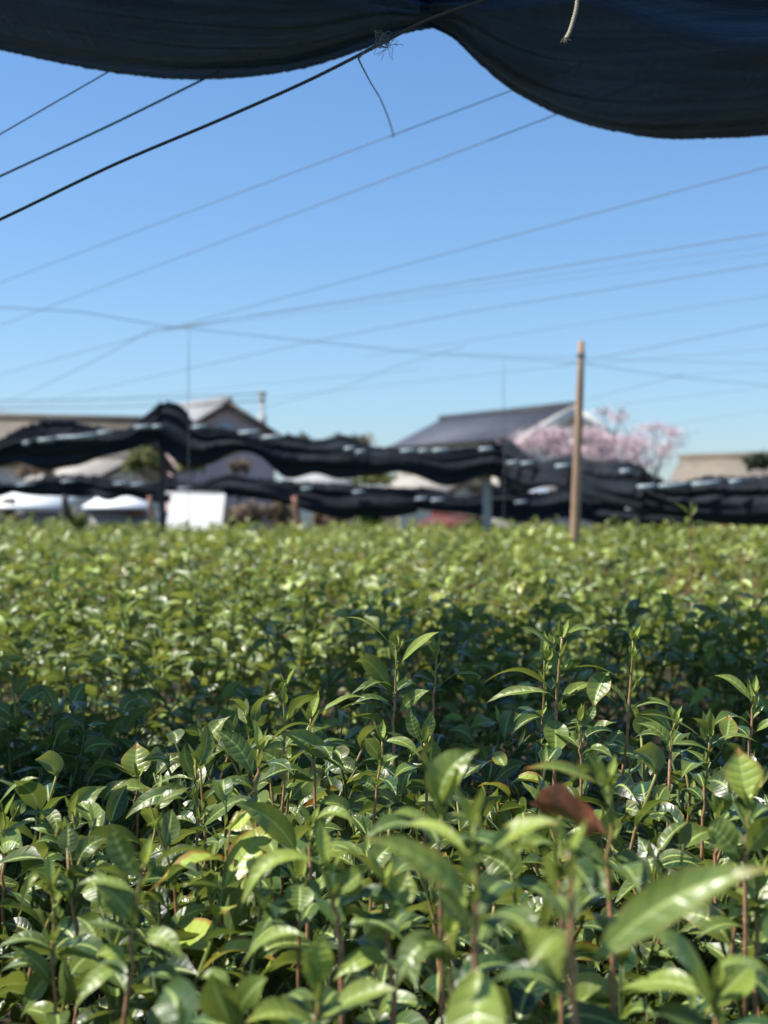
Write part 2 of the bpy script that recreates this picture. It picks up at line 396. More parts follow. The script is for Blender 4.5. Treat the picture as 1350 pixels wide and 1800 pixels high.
# ------------------------------------------------------------------ shoots that read one by one in the photograph
N_UP, N_CAM = np.array((0, 0, 1.)), np.array((0, -1., 0))
def nvec(f, sx=0):
    a = abs(f)*.80; n = (1-a)*N_UP + a*N_CAM*(1 if f >= 0 else -1) + np.array((sx, 0, 0)); return n/np.linalg.norm(n)
hseed = [0]
def hero(label, d, top, bot, leaves, stemw=.0042, young=.35, cut=True, buds=(), dead=None, group=None):
    """top, bot: ends of the stem in the photograph; leaves: (base, tip, bulge, width px, facing, tint young, spoil, depth of the tip)"""
    hseed[0] += 1; rs = np.random.default_rng(900+hseed[0])
    pb = pix(*bot, d); pt = pix(*top, d)
    base = pb + (pb-pt)*.15; base[2] = min(base[2], canopy(base[0], base[1])-.12)
    root = thing('tea_shoot', tuple(base), label, 'tea shoot', group or 'tea shoots rising out of the nearest bushes')
    P = [base+(pb-base)*.5+rs.normal(0, .001, 3)] + [pb+(pt-pb)*t + np.array((rs.normal(0, .0012), rs.normal(0, .002), 0)) for t in np.linspace(0, 1, 7)]
    P = [base] + P
    k = np.linspace(1.1, .62, len(P))*stemw*.8/2; k = k*rs.uniform(.95, 1.15, len(P))
    mb = MB(); mb.tube(P, k, 8, tint=(young, 0, 0)); mb.build('stem', M_STEM, root)
    # young leaves and buds along the upper stem and at its tip
    sc_ = 1.0 if d < 3 else .0
    for q in range(int(7*sc_)):
        tt = (1.0, .985, .93, .84, .72, .58, .42)[q]; aa = q*2.4+hseed[0]; ll = (.020, .026, .016, .020, .015, .018, .014)[q]*rs.uniform(.8, 1.35)
        p0 = pb+(pt-pb)*tt; dv = np.array((math.cos(aa)*.55, math.sin(aa)*.4, 1.0 if q > 1 else 1.2)); dv /= np.linalg.norm(dv); m = MB()
        g = leaf_geo(p0, p0+dv*ll, np.array((math.cos(aa), math.sin(aa), 0))*ll*.06-(0, 0, 0), ll*.34, (-math.cos(aa)*.6, -math.sin(aa)*.6-.3, .5), rows=10, cols=4, fold=.5, wave=.1, pet=0, seed=q)
        m.add(*g[:3], (rs.uniform(.75, 1), .8, 0)); m.build('bud', M_LEAF, root)
    for q in range(int(rs.integers(2, 5)*sc_)):      # ordinary leaves lower on the stem
        tt = rs.uniform(.0, .55); aa = rs.uniform(0, 6.28); ll = rs.uniform(.045, .065); p0 = pb+(pt-pb)*tt
        dv = np.array((math.cos(aa), math.sin(aa), .35)); m = MB()
        g = leaf_geo(p0, p0+dv*ll-(0, 0, ll*.3), np.array((0, 0, 1))*ll*.2, ll*.38, (0, -.2, 1), rows=22, cols=6, fold=.25, wave=.12, seed=int(rs.integers(9999)))
        m.add(*g[:3], (rs.uniform(.05, .35), rs.uniform(.3, .8), 0)); m.build('leaf', M_LEAF, root)
    if cut:
        c = MB(); c.tube([pt, pt+np.array((0, 0, .0014))], [k[-1]*1.08, k[-1]*.9], 8); c.build('cut_end', M_CUT, root)
    px = d/F
    for n, lf in enumerate(leaves):
        b, t, ar, wd, f, yo, sp = lf[:7]; dd = lf[7] if len(lf) > 7 else (rs.uniform(-.02, .02))
        dk = lf[8] if len(lf) > 8 else None
        P0 = pix(*b, d); P1 = pix(*t, d+dd)
        # petiole reaches the stem
        near = min(P, key=lambda q: abs(q[2]-P0[2])); P0 = P0*.999
        if isinstance(ar, tuple): A = np.array((ar[0], 0, ar[1]))*px
        else: A = np.array((0, 0, ar))*px
        L = np.linalg.norm(P1-P0)
        geo = leaf_geo(P0, P1, A, wd*px*.92, nvec(f, rs.normal(0, .12)), rows=30, cols=8, fold=.25 if dk == 'dead' else rs.uniform(.12, .38), wave=.2 if dk == 'dead' else rs.uniform(.05, .2), seed=hseed[0]*31+n, serr=.035, nick=.6 if dk == 'eaten' else 0)
        m = MB(); m.add(geo[0], geo[1], geo[2], (min(1, yo+(.08 if d > 1.15 else .17)), rs.uniform(.45, .95), sp))
        if np.linalg.norm(near-P0) < .03 and dk != 'free':
            m.tube([near, (near+P0)/2+np.array((0, 0, .001)), P0+(P1-P0)*.03], [.0011, .001, .0009], 5, tint=(.8, .4, 0))
        lo = m.build('leaf', M_DEAD if dk == 'dead' else M_LEAF, root)
        if dk == 'dead': lo['label'] = 'withered red brown leaf'
    for b in buds:
        P0 = pix(b[0], b[1], d-.003); ln = b[2]*px
        P1 = P0 + np.array((b[3] if len(b) > 3 else rs.normal(0, .25), rs.normal(0, .2), 1))*ln
        m = MB()
        for q in (0, 1):
            g = leaf_geo(P0, P1+np.array((rs.normal(0, .15)*ln, -.1*ln, -.25*ln*q)), np.array(((-.15, .15)[q], 0, 0))*ln, ln*.32, nvec(.8), rows=8, cols=4, fold=.5, wave=.05, pet=0, seed=q)
            m.add(*g[:3], (1, .7, 0))
        m.build('bud', M_LEAF, root)
    return root

HEROES = [
 ('tall left shoot holding one upright grey green leaf with a bitten edge', 1.55, (346, 1335), (347, 1620),
  [((345,1352),(362,1268),(8,0),34,.95,.25,.5,.0,'eaten'), ((341,1362),(325,1308),(-6,0),26,.9,.2,.2), ((338,1368),(262,1390),12,17,.25,.3,.1),
   ((326,1404),(218,1442),24,36,.65,.2,.5,-.02), ((352,1456),(432,1404),10,30,.6,.25,.1,-.02), ((345,1450),(292,1450),12,16,.3,.3,0)],
  dict(buds=((340,1398,22,.3),(352,1440,22,-.1),(333,1490,24,0)), stemw=.0048)),
 ('short shoot with one triangular upright leaf edged in orange', 1.72, (241, 1366), (241, 1430),
  [((240,1370),(240,1304),0,58,.92,.6,1.2,.03), ((236,1364),(166,1341),6,15,.15,.5,.1,.02), ((236,1366),(150,1365),22,34,-.5,.3,0,.04)], dict()),
 ('reddish shoot at the left with one bright shiny leaf leaning right', 1.38, (127, 1428), (121, 1632),
  [((130,1456),(188,1382),(-14,10),44,.9,.55,0,.02), ((137,1541),(208,1502),8,20,.4,.4,0), ((120,1500),(62,1482),14,24,.3,.2,0)],
  dict(buds=((132,1535,16,.1),(120,1492,12,0)), stemw=.0042)),
 ('shoot cut by the left frame edge with narrow arching leaves', 1.4, (4, 1440), (6, 1560),
  [((0,1408),(68,1368),12,20,.35,.5,.4), ((3,1466),(92,1450),14,18,.3,.4,0), ((66,1426),(96,1474),(14,14),26,.6,.3,.7,-.02,'free'), ((-4,1490),(40,1490),12,55,.7,.25,.1)], dict()),
 ('stout brown shoot at the lower left with a broad blurred grey leaf standing up', 1.0, (252, 1520), (218, 1790),
  [((247,1546),(196,1447),(-10,4),50,.92,.2,.2,.0), ((262,1528),(398,1522),34,34,-.5,.25,.3,-.03), ((238,1568),(135,1556),16,30,.35,.3,.2), ((238,1626),(164,1556),(8,10),52,.7,.25,0),
   ((254,1590),(402,1566),24,34,-.35,.25,.1), ((250,1650),(324,1692),24,42,.6,.4,.2,-.02), ((226,1712),(130,1776),32,44,.4,.35,.1,-.03), ((232,1640),(148,1622),8,34,.2,.05,0), ((222,1690),(168,1680),12,40,.45,.55,.1)],
  dict(stemw=.0042, cut=False, buds=((262,1530,18,.0),(236,1625,14,0),(254,1590,16,0)))),
 ('shoot near the lower left corner with two arched leaves at its cut tip', 1.12, (92, 1556), (99, 1800),
  [((84,1562),(32,1612),46,18,.35,.45,.8,-.02), ((88,1562),(120,1586),(8,24),36,.4,.25,0,.01), ((93,1672),(8,1656),16,34,.35,.25,.3), ((96,1736),(18,1664),(6,10),34,.6,.3,0), ((106,1676),(176,1694),16,34,.55,.3,.1), ((98,1700),(36,1790),12,44,.7,.25,0)],
  dict(stemw=.004, buds=((104,1612,24,0),(88,1655,26,-.1)))),
 ('thin cut shoot between the two larger lower left shoots', 1.3, (372, 1572), (369, 1700),
  [((378,1620),(440,1590),8,22,.3,.2,0), ((366,1600),(318,1600),10,24,.4,.3,0)], dict(stemw=.0038, buds=((362,1610,28,0),))),
 ('slender shoot above the bushes at the centre, its bright top leaf pointing right', 1.7, (698, 1134), (690, 1300),
  [((693,1142),(604,1086),18,14,.25,.85,.5,-.02), ((703,1166),(772,1111),10,22,.65,.7,.5,-.03), ((690,1222),(624,1164),(-2,24),36,-.75,.35,.1,-.01), ((700,1253),(754,1214),8,26,.7,.35,0,-.02),
   ((688,1252),(592,1250),16,15,-.35,.35,.1,-.02), ((688,1284),(614,1264),14,24,-.5,.3,.2,-.02), ((694,1136),(765,1130),10,12,.1,.6,.4,.05)],
  dict(stemw=.0042, young=.9, buds=((690,1136,14,-.3),(706,1170,16,.3),(712,1200,14,.3)))),
 ('thin dark shoot just right of the tallest centre shoot, long leaf arching right', 1.78, (768, 1146), (762, 1262),
  [((775,1202),(850,1192),14,16,.2,.35,0,-.02), ((766,1150),(752,1128),(-2,2),7,.6,.9,0), ((763,1218),(748,1240),(2,6),34,-.5,.3,0)], dict(young=.8, buds=((762,1146,16,-.2),))),
 ('shoot with one leaf drooping to its left like a sickle', 1.5, (502, 1204), (496, 1430),
  [((492,1222),(450,1298),(-16,22),26,-.35,.35,.1,-.01), ((506,1266),(562,1224),(-4,12),32,-.65,.3,0,-.02), ((498,1300),(420,1340),18,22,.3,.2,0)], dict(stemw=.0042, young=.8, buds=((498,1212,18,0),(503,1216,14,.1)))),
 ('reddish shoot with a wide flat leaf reaching left below its middle', 1.52, (544, 1262), (554, 1390),
  [((550,1262),(648,1226),14,20,.2,.4,0), ((588,1340),(494,1288),10,42,.75,.35,.1,-.02,'free'), ((548,1330),(612,1362),14,26,.5,.3,0)], dict(stemw=.004, buds=((544,1262,20,0),(586,1320,18,0)))),
 ('cut shoot with a big leaf on its left and a long arched one right', 1.45, (456, 1316), (450, 1396),
  [((446,1364),(378,1284),(6,12),42,.8,.3,.1,.0), ((462,1320),(577,1298),36,20,-.25,.35,0,-.02), ((448,1390),(400,1372),10,30,.3,.15,0), ((450,1396),(460,1430),(0,4),50,.5,.3,0,-.05)], dict(stemw=.0045, buds=((460,1318,18,0),))),
 ('shoot with a broad leaf whose pale midrib curves down to the right', 1.24, (546, 1452), (545, 1560),
  [((524,1502),(410,1412),(10,16),50,.78,.4,.1,-.02,'free'), ((552,1442),(626,1452),22,24,.45,.5,.3), ((548,1470),(590,1432),8,24,.6,.4,0)], dict(stemw=.0045, young=.9, buds=((545,1450,16,0),))),
 ('shoot topped by a pale three leaf rosette, centre of the sharp band', 1.5, (671, 1302), (656, 1450),
  [((672,1336),(640,1298),(-3,6),30,.8,.3,.1), ((674,1304),(742,1336),16,26,.5,.35,.1,-.02), ((668,1350),(700,1330),6,28,.6,.35,0), ((664,1390),(628,1376),8,28,.8,.3,0), ((660,1394),(700,1398),12,26,.2,.1,0)], dict(stemw=.004)),
 ('shoot with a folded upright leaf pair beside the large blurred leaf', 1.5, (748, 1306), (748, 1400),
  [((755,1354),(760,1294),0,40,.95,.35,.3), ((738,1300),(722,1246),(-5,0),26,.9,.2,0,.0,'free'), ((742,1300),(758,1250),(4,0),24,.9,.25,0,.0,'free'), ((745,1340),(706,1400),(-10,10),34,.3,.2,0), ((760,1390),(680,1412),18,26,.5,.3,0)], dict(stemw=.0042)),
 ('near shoot with one large blurred leaf curving up to the right, centre right', .97, (772, 1415), (775, 1520),
  [((771,1428),(842,1318),(-20,16),70,.88,.5,.1,.0), ((775,1460),(690,1430),14,40,.3,.4,0), ((778,1440),(860,1470),16,34,.3,.4,.5)], dict(stemw=.0035, cut=False)),
 ('tall double shoot right of centre, its long dark leaf arching left', 1.7, (986, 1122), (974, 1345),
  [((976,1142),(914,1102),8,19,.45,.45,.3,-.02), ((988,1120),(1059,1140),(8,28),20,.45,.45,.2,.06), ((972,1212),(849,1202),28,24,-.4,.3,.5,-.02), ((990,1182),(1113,1216),26,18,-.2,.35,.1,-.02),
   ((1072,1178),(1044,1246),(-6,4),44,.92,.35,.9,-.03,'free'), ((968,1218),(848,1240),14,24,.5,.35,.1,.02), ((976,1260),(976,1332),(0,2),50,.95,.4,.2,-.04), ((984,1232),(1040,1200),6,26,.5,.5,.4,.02), ((1000,1220),(1086,1238),16,18,.1,.3,0,.03)],
  dict(stemw=.0058, buds=((962,1158,20,-.2),(960,1182,18,0),(990,1178,26,.5),(985,1250,22,.2),(972,1130,18,-.2)))),
 ('slim companion stem close to the left of the tall double shoot', 1.74, (958, 1150), (952, 1330),
  [((960,1160),(972,1140),(2,2),18,.7,.85,0), ((956,1176),(972,1166),(2,2),12,.7,.85,0), ((954,1260),(900,1290),10,26,.3,.15,0)], dict(cut=False, stemw=.0034, young=.7, buds=((958,1150,14,0),))),
 ('tall bare stemmed shoot tipped with a yellow green bud, right of centre', 1.7, (1114, 1126), (1098, 1350),
  [((1104,1240),(1062,1202),8,16,.4,.4,.2), ((1112,1256),(1174,1296),(14,14),30,.65,.35,.1,-.02), ((1102,1236),(1118,1262),(6,0),16,.8,.4,0), ((1100,1290),(1060,1320),10,28,.4,.2,0)],
  dict(stemw=.0048, young=.5, cut=False, buds=((1114,1128,24,-.15),(1113,1128,16,.25),(1112,1160,20,.2),(1118,1206,18,.35),(1110,1150,16,-.1)))),
 ('shoot at the right edge with one leaf pointing left over the dark gap', 1.7, (1326, 1218), (1318, 1302),
  [((1321,1232),(1256,1187),(4,10),24,.55,.4,.3), ((1328,1285),(1370,1268),6,18,.6,.4,.3), ((1322,1262),(1345,1240),2,7,.6,.9,0)], dict(stemw=.0044)),
 ('right shoot with a long thin left leaf and a round yellow rimmed leaf', 1.5, (1248, 1290), (1235, 1436),
  [((1241,1302),(1124,1256),14,18,.12,.35,.6,-.01), ((1258,1324),(1172,1310),10,22,.3,.35,.1,-.03), ((1274,1300),(1281,1256),(2,0),38,.95,.5,1.4,.02,'free'), ((1252,1306),(1330,1304),12,18,.2,.35,0), ((1243,1298),(1215,1262),(4,8),22,-.3,.4,.2)],
  dict(stemw=.0044, buds=((1240,1294,22,0),(1240,1380,14,.1)))),
 ('near shoot at the right holding a broad bright leaf with a yellow worn rim', 1.08, (1317, 1412), (1312, 1500),
  [((1318,1412),(1296,1312),(-2,0),76,.93,.8,1.1,.02), ((1300,1505),(1246,1456),(-8,18),62,.85,.4,.1,.0,'free'), ((1312,1500),(1372,1440),10,60,.8,.45,.1)], dict(stemw=.004, young=1)),
 ('small shoot with a shiny light leaf beside the broad yellow rimmed leaf', 1.3, (1260, 1430), (1262, 1500),
  [((1262,1438),(1292,1376),(-6,4),38,.88,.6,.1,.01), ((1264,1450),(1310,1440),6,18,.4,.4,0)], dict(stemw=.004, young=1)),
 ('low shoot in the gap between the two tall shoots right of centre', 1.66, (1019, 1268), (1021, 1345),
  [((1020,1276),(1046,1238),(4,2),20,.8,.5,0), ((1026,1335),(1070,1322),10,30,.5,.35,.1)], dict(stemw=.004, buds=((1013,1300,18,-.2),))),
 ('yellowish cut shoot between the bare stem and the right edge shoot', 1.62, (1186, 1268), (1176, 1340),
  [((1182,1318),(1120,1272),(6,12),26,.6,.35,0), ((1188,1274),(1200,1262),2,8,.7,.9,0)], dict(stemw=.0044, young=1, buds=((1176,1322,22,-.1),))),
 ('near shoot with a brown edged leaf on its left and a dark curling right leaf', 1.0, (1070, 1372), (1076, 1640),
  [((1060,1380),(920,1352),16,34,.42,.4,1.3,-.02), ((1080,1452),(1196,1482),(10,38),40,-.25,.45,.2,-.02), ((1066,1372),(1028,1320),(-2,2),14,.6,.7,.3), ((1060,1382),(1000,1380),30,40,-.6,.3,0,.02), ((1082,1500),(1140,1560),10,60,.5,.1,0)],
  dict(stemw=.0048, young=.8, buds=((1068,1378,30,-.4),))),
 ('near shoot carrying a withered red brown leaf, right of centre', .95, (972, 1440), (985, 1620),
  [((930,1408),(1066,1468),(6,12),90,-.92,.3,1,-.07,'dead'), ((975,1470),(1070,1530),14,46,.3,.1,0), ((975,1480),(905,1500),12,44,.3,.3,0)], dict(stemw=.0036, cut=False)),
 ('thick yellow green blurred foreground shoot with a purple edged leaf on its left', .80, (830, 1450), (838, 1700),
  [((828,1590),(634,1472),(10,22),74,.5,.5,.7,-.02), ((826,1502),(700,1456),26,40,.2,.85,.2,.03), ((848,1502),(986,1448),(0,22),48,.45,.75,.5,-.02), ((850,1530),(950,1500),26,50,-.6,.2,.1,.03), ((840,1690),(836,1930),(0,4),118,.88,.6,.1,-.05), ((826,1640),(760,1560),10,50,.5,.1,0)],
  dict(stemw=.0046, young=1.2, cut=False)),
 ('closest shoot, thick red stem, long wavy leaf sweeping to the right edge', .74, (1000, 1500), (1012, 1800),
  [((1030,1702),(1362,1526),(-14,36),84,.66,.30,.5,-.03), ((978,1566),(958,1488),(-3,0),26,.8,.9,.2), ((985,1724),(904,1620),(8,10),62,.5,.6,.3,.02), ((990,1640),(930,1700),14,60,.4,.6,.4)],
  dict(stemw=.0056, young=.15, cut=True)),
 ('blurred shoot in the lower right with a big leaf arching up to the left', .86, (1256, 1745), (1262, 1850),
  [((1254,1780),(1128,1632),(14,26),64,.5,.7,.1,-.02), ((1262,1700),(1360,1722),22,56,.1,.35,.3), ((1258,1760),(1330,1690),6,70,.8,.6,0,.03), ((1250,1750),(1090,1740),20,66,.35,.4,.1,.04)], dict(stemw=.004, young=1, cut=False)),
 ('shoot below the centre left with a long yellow green leaf arching down to the left', 1.0, (574, 1520), (600, 1660),
  [((562,1514),(420,1606),(-14,46),40,.42,.65,.4,-.02), ((592,1576),(618,1520),(10,0),62,.85,.35,.1), ((590,1570),(650,1520),(6,4),40,.7,.35,.1)], dict(stemw=.005, young=.9, cut=False, buds=((590,1570,18,.3),))),
 ('upright reddish shoot in the lower centre with a pale folded leaf at its top', 1.0, (674, 1550), (690, 1740),
  [((684,1602),(718,1530),(4,4),62,.85,.5,.1), ((666,1542),(588,1494),14,28,-.35,.5,.6,-.02), ((678,1618),(617,1654),(-10,22),30,.35,.4,.1,-.02), ((688,1690),(586,1724),22,46,.55,.5,.1,-.02), ((672,1560),(652,1590),(0,2),22,.8,.4,0), ((690,1650),(640,1650),6,36,.5,.8,.9)], dict(stemw=.0048, young=.3, cut=False)),
 ('light green short shoot at the bottom with one leaf standing straight up', .92, (557, 1730), (556, 1830),
  [((557,1738),(566,1640),(-2,2),62,.9,.85,.2,.0), ((536,1642),(424,1700),(-4,26),34,.4,.55,.1,.02,'free'), ((556,1800),(430,1800),22,60,.35,.65,.4,-.03), ((560,1790),(700,1740),16,56,.45,.5,.1,-.02)], dict(stemw=.0046, young=1.2, cut=False)),
 ('shoot with one broad leaf hanging straight down, below the big pale ribbed leaf', 1.15, (527, 1540), (527, 1650),
  [((527,1548),(525,1606),(0,2),56,.92,.3,.1,-.02), ((530,1560),(566,1580),8,34,.6,.25,0), ((524,1590),(470,1600),12,30,.2,.3,0)], dict(stemw=.0034)),
 ('bottom shoot with one large matt leaf facing the viewer, left of centre', .92, (412, 1800), (414, 1850),
  [((409,1802),(372,1710),(-6,4),76,.9,.35,.1,-.01), ((405,1730),(352,1720),12,40,.3,.25,0), ((412,1780),(470,1720),10,56,.6,.35,0), ((420,1810),(350,1830),10,60,.5,.5,.2)], dict(stemw=.004)),
 ('shaded shoot with a dark rounded leaf just left of the thick foreground shoot', .88, (790, 1640), (795, 1800),
  [((792,1668),(694,1740),(-6,40),66,.35,.1,.1,-.02), ((792,1700),(730,1650),10,50,.5,.1,0)], dict(stemw=.004, cut=False)),
 ('brown cut shoot at the lower right edge between blurred leaves', 1.1, (1332, 1546), (1328, 1690),
  [((1330,1560),(1280,1620),8,44,.6,.5,.1,.0), ((1326,1600),(1240,1566),10,40,-.4,.3,0), ((1330,1640),(1372,1600),8,30,.4,.4,0)], dict(stemw=.0044)),
 ('single far shoot rising above the field in front of the black cloth at the right', 4.6, (1216, 884), (1214, 960),
  [((1214,908),(1182,884),(2,4),9,-.3,.4,0), ((1216,905),(1222,884),(2,0),8,.8,.7,0), ((1218,918),(1256,930),6,9,.3,.3,0), ((1212,930),(1186,944),5,9,.3,.4,0)], dict(stemw=.006, young=1)),
 ('mid distance shoot with one dark leaf standing out of the lit rows, right half', 3.4, (1104, 965), (1106, 1040),
  [((1104,990),(1084,962),(2,2),14,-.8,.1,0), ((1106,1000),(1130,990),4,10,.3,.3,0)], dict(stemw=.004)),
]
for h in HEROES: hero(h[0], h[1], h[2], h[3], h[4], **h[5])

# --- the other shoots of the nearest bushes: each a thing, copied from twelve built ones
def shoot_proto(k):
    rs = np.random.default_rng(4000+k)
    root = empty('tea_shoot')
    for kind, p in shoot_parts(rs, height=rs.uniform(.17, .26), nleaf=int(rs.integers(6, 10)), L=rs.uniform(.068, .088), young=(.04, .14, .30)[k % 3], topper=('cut', 'bud')[k % 2], bare=.28):
        m = MB(); add_part(m, kind, p, 22, 6)
        m.build(kind, M_STEM if kind == 'stem' else M_LEAF, root)
        if kind == 'stem' and k % 2 == 0:
            q = p['P'][-1]; c = MB(); c.tube([q, q+np.array((0, 0, .0014))], [p['r'][-1]*1.06, p['r'][-1]*.9], 6); c.build('cut_end', M_CUT, root)
    return root
def copy_tree(o, parent=None):
    c = o.copy(); COL.objects.link(c)
    if parent is not None: c.parent = parent
    for ch in [q for q in o.children]: copy_tree(ch, c)
    return c
bpy.context.view_layer.update()
hero_spots = [(pix(h[2][0], h[2][1], h[1])) for h in HEROES]
def fill():
    prot = [shoot_proto(k) for k in range(14)]; used = set()
    bpy.context.view_layer.update()
    spots = []
    tries = 0
    while len(spots) < 225 and tries < 20000:
        tries += 1
        y = math.sqrt(random.uniform(.74**2, 2.25**2)); x = random.uniform(-1, 1)*(.29*y+.06)
        if any((x-a)**2+(y-b)**2 < .058**2 for a, b in spots): continue
        if any((x-q[0])**2+(y-q[1])**2 < .035**2 for q in hero_spots): continue
        spots.append((x, y))
    for n, (x, y) in enumerate(spots):
        k = n % 14; root = prot[k] if k not in used else copy_tree(prot[k]); used.add(k)
        sc = random.uniform(.85, 1.1)
        topz = float(canopy(x, y)) + random.uniform(-.115, .01) - (.05 if y < 1.1 else 0)
        root.location = (x, y, topz - .20*sc); root.scale = (sc,)*3
        root.rotation_euler = (random.gauss(0, .10), random.gauss(0, .10), random.uniform(0, 6.28))
        tag(root, 'glossy dark leaved tea shoot in the close pack of the nearest bushes', 'tea shoot', 'ordinary tea shoots packed in the nearest bushes')
fill()

# ------------------------------------------------------------------ shade cloth, ropes, posts
def cloth_material(name, c, spec=.25, bs=.5, trans=.08):
    t = NT(name); co = t.n('TexCoord').outputs['Object']; uv = t.n('UVMap', uv_map='UVMap').outputs[0]
    nz = t.noise(5, 4, co); fine = t.noise(260, 2, co)
    mp = t.n('Mapping'); mp.inputs['Scale'].default_value = (.5, 60, 1); t.l(uv, mp.inputs[0])
    st = t.noise(1.0, 3, mp.outputs[0], .6)
    col = t.mix(t.rng(nz, .35, .7), c, tuple(x*1.7 for x in c))
    col = t.mix(t.math('MULTIPLY', t.rng(st, .55, .75), .55), col, tuple(x*2.6 for x in c))
    h = t.math('ADD', st, t.math('MULTIPLY', fine, .25))
    p = t.bsdf(col, .75, spec, h, bs, .006)
    pass
    # an open weave: some of what lies behind shows through, less where the threads bunch into folds
    tr = t.n('BsdfTransparent')
    lw = t.n('LayerWeight'); lw.inputs[0].default_value = .35; t.l(t.bump, lw.inputs['Normal'])
    f = t.math('MULTIPLY', t.math('SUBTRACT', 1.0, lw.outputs['Facing']), t.rng(st, .3, .7, trans*1.5, trans*.6), clamp=True)
    m = t.n('MixShader'); t.l(f, m.inputs[0]); t.l(p.outputs[0], m.inputs[1]); t.l(tr.outputs[0], m.inputs[2])
    return t.done(m.outputs[0])
M_CLOTH = cloth_material('shade_netting', (.009, .031, .125), trans=.19, bs=1.0)
M_CLOTH_2 = cloth_material('shadow_sheet_cloth', (.022, .034, .060), trans=.03)  # dense cloth so the added overhead sheet blocks most of the sun
M_CLOTH_FAR = cloth_material('shade_netting_weathered', (.010, .013, .018), .12, trans=.03)

def smooth_interp(x, pts):
    """a smooth curve through the points (x, y)"""
    xs = np.array([p[0] for p in pts], float); ys = np.array([p[1] for p in pts], float)
    m = np.gradient(ys, xs)
    i = np.clip(np.searchsorted(xs, x)-1, 0, len(xs)-2); h = xs[i+1]-xs[i]; t = np.clip((x-xs[i])/h, 0, 1)
    return (2*t**3-3*t**2+1)*ys[i] + (t**3-2*t**2+t)*h*m[i] + (-2*t**3+3*t**2)*ys[i+1] + (t**3-t**2)*h*m[i+1]
def swag(name, d0, d1, top, bot, depth, folds, seed, mat, n=160, m=46, pinch=(.25, .25), amp=.012, parent=None, lf=1.0, rag=0):
    """a bunched length of netting hanging from a line; top and bottom edges given in the photograph, at distances d0..d1"""
    rs = np.random.default_rng(seed); x0, x1 = top[0][0], top[-1][0]
    X = np.linspace(x0, x1, n); s = (X-x0)/(x1-x0); D = d0+(d1-d0)*s
    zt = CAMZ+D*(HZ-smooth_interp(X, top))/F; zb = 0*D
    if rag:
        for q in range(9):
            fq = rs.uniform(2, 16); zb = zb + rs.normal(0, .011)*np.sin(s*fq*(x1-x0)/260+rs.uniform(0, 6)); zt = zt + rs.normal(0, .009)*np.sin(s*fq*(x1-x0)/260+rs.uniform(0, 6))
        zt = zt + np.abs(rs.normal(0, .018, n))
    pw = np.minimum(pinch[0]+(1-pinch[0])*sm(s, 0, .22), pinch[1]+(1-pinch[1])*sm(1-s, 0, .22))
    DE = D+.34*depth*pw
    zb = zb+CAMZ+DE*(HZ-smooth_interp(X, bot))/F; wx = DE*(X-675)/F
    a = np.linspace(-math.pi, math.pi, m, endpoint=False)          # 0 = bottom, +-pi = the line at the top
    S, A = np.meshgrid(np.arange(n), a, indexing='ij')
    hh = (zt-zb)[:, None]; rad = depth*pw[:, None]*np.sin(np.abs(A)*.5+.0)**.0
    k = np.abs(A)/math.pi
    prof = np.sin(np.pi*np.clip(k, 0, 1)**.62)**.8                  # widest low down
    Y = D[:, None] + np.sign(A)*depth*pw[:, None]*prof*.5
    Z = zb[:, None] + hh*(.5-.5*np.cos(np.abs(A)))**.85
    w = 0
    for q in range(7):
        fr = folds*rs.uniform(.4, 1.6); ph = rs.uniform(0, 6.28); dr = rs.normal(0, .7)*lf; l = rs.uniform(2, 7)*lf
        w = w + rs.uniform(.4, 1)*np.sin(A*fr+ph+dr*np.sin(s[:, None]*3.1+ph)+s[:, None]*dr)*(.6+.4*np.sin(s[:, None]*l+ph*2))
    # sharp creases rather than waves
    w = np.sign(w)*np.abs(w)**.8
    r = amp*w*np.minimum(1, .5+pw[:, None])*np.clip(np.abs(A)*1.5+.12, 0, 1)
    nx = np.sign(A)*np.sin(np.abs(A)*.9+.2); nz = -np.cos(A*.9)
    Y = Y + r*nx; Z = Z + r*nz*.8 + rs.normal(0, .0006, Z.shape)
    X3 = wx[:, None]*np.ones_like(Y)
    V = np.stack([X3, Y, Z], -1).reshape(-1, 3)
    i, j = np.meshgrid(np.arange(n-1), np.arange(m), indexing='ij'); j2 = (j+1) % m
    f = np.stack([i*m+j, i*m+j2, (i+1)*m+j2, (i+1)*m+j], -1).reshape(-1, 4)
    uv = np.stack([np.repeat(s, m)*abs(wx[-1]-wx[0])*4, np.tile(np.abs(a)/math.pi, n)], 1)
    mb = MB(); mb.add(V, f, uv)
    for e in (0, n-1):
        c = mb.n; mb.add([V[e*m:(e+1)*m].mean(0)], np.zeros((0, 3), int)); 
        mb.f.append(np.array([(c, e*m+q, e*m+(q+1) % m) for q in range(m)])); mb.mi += [0]*m
    return mb.build(name, mat, parent)

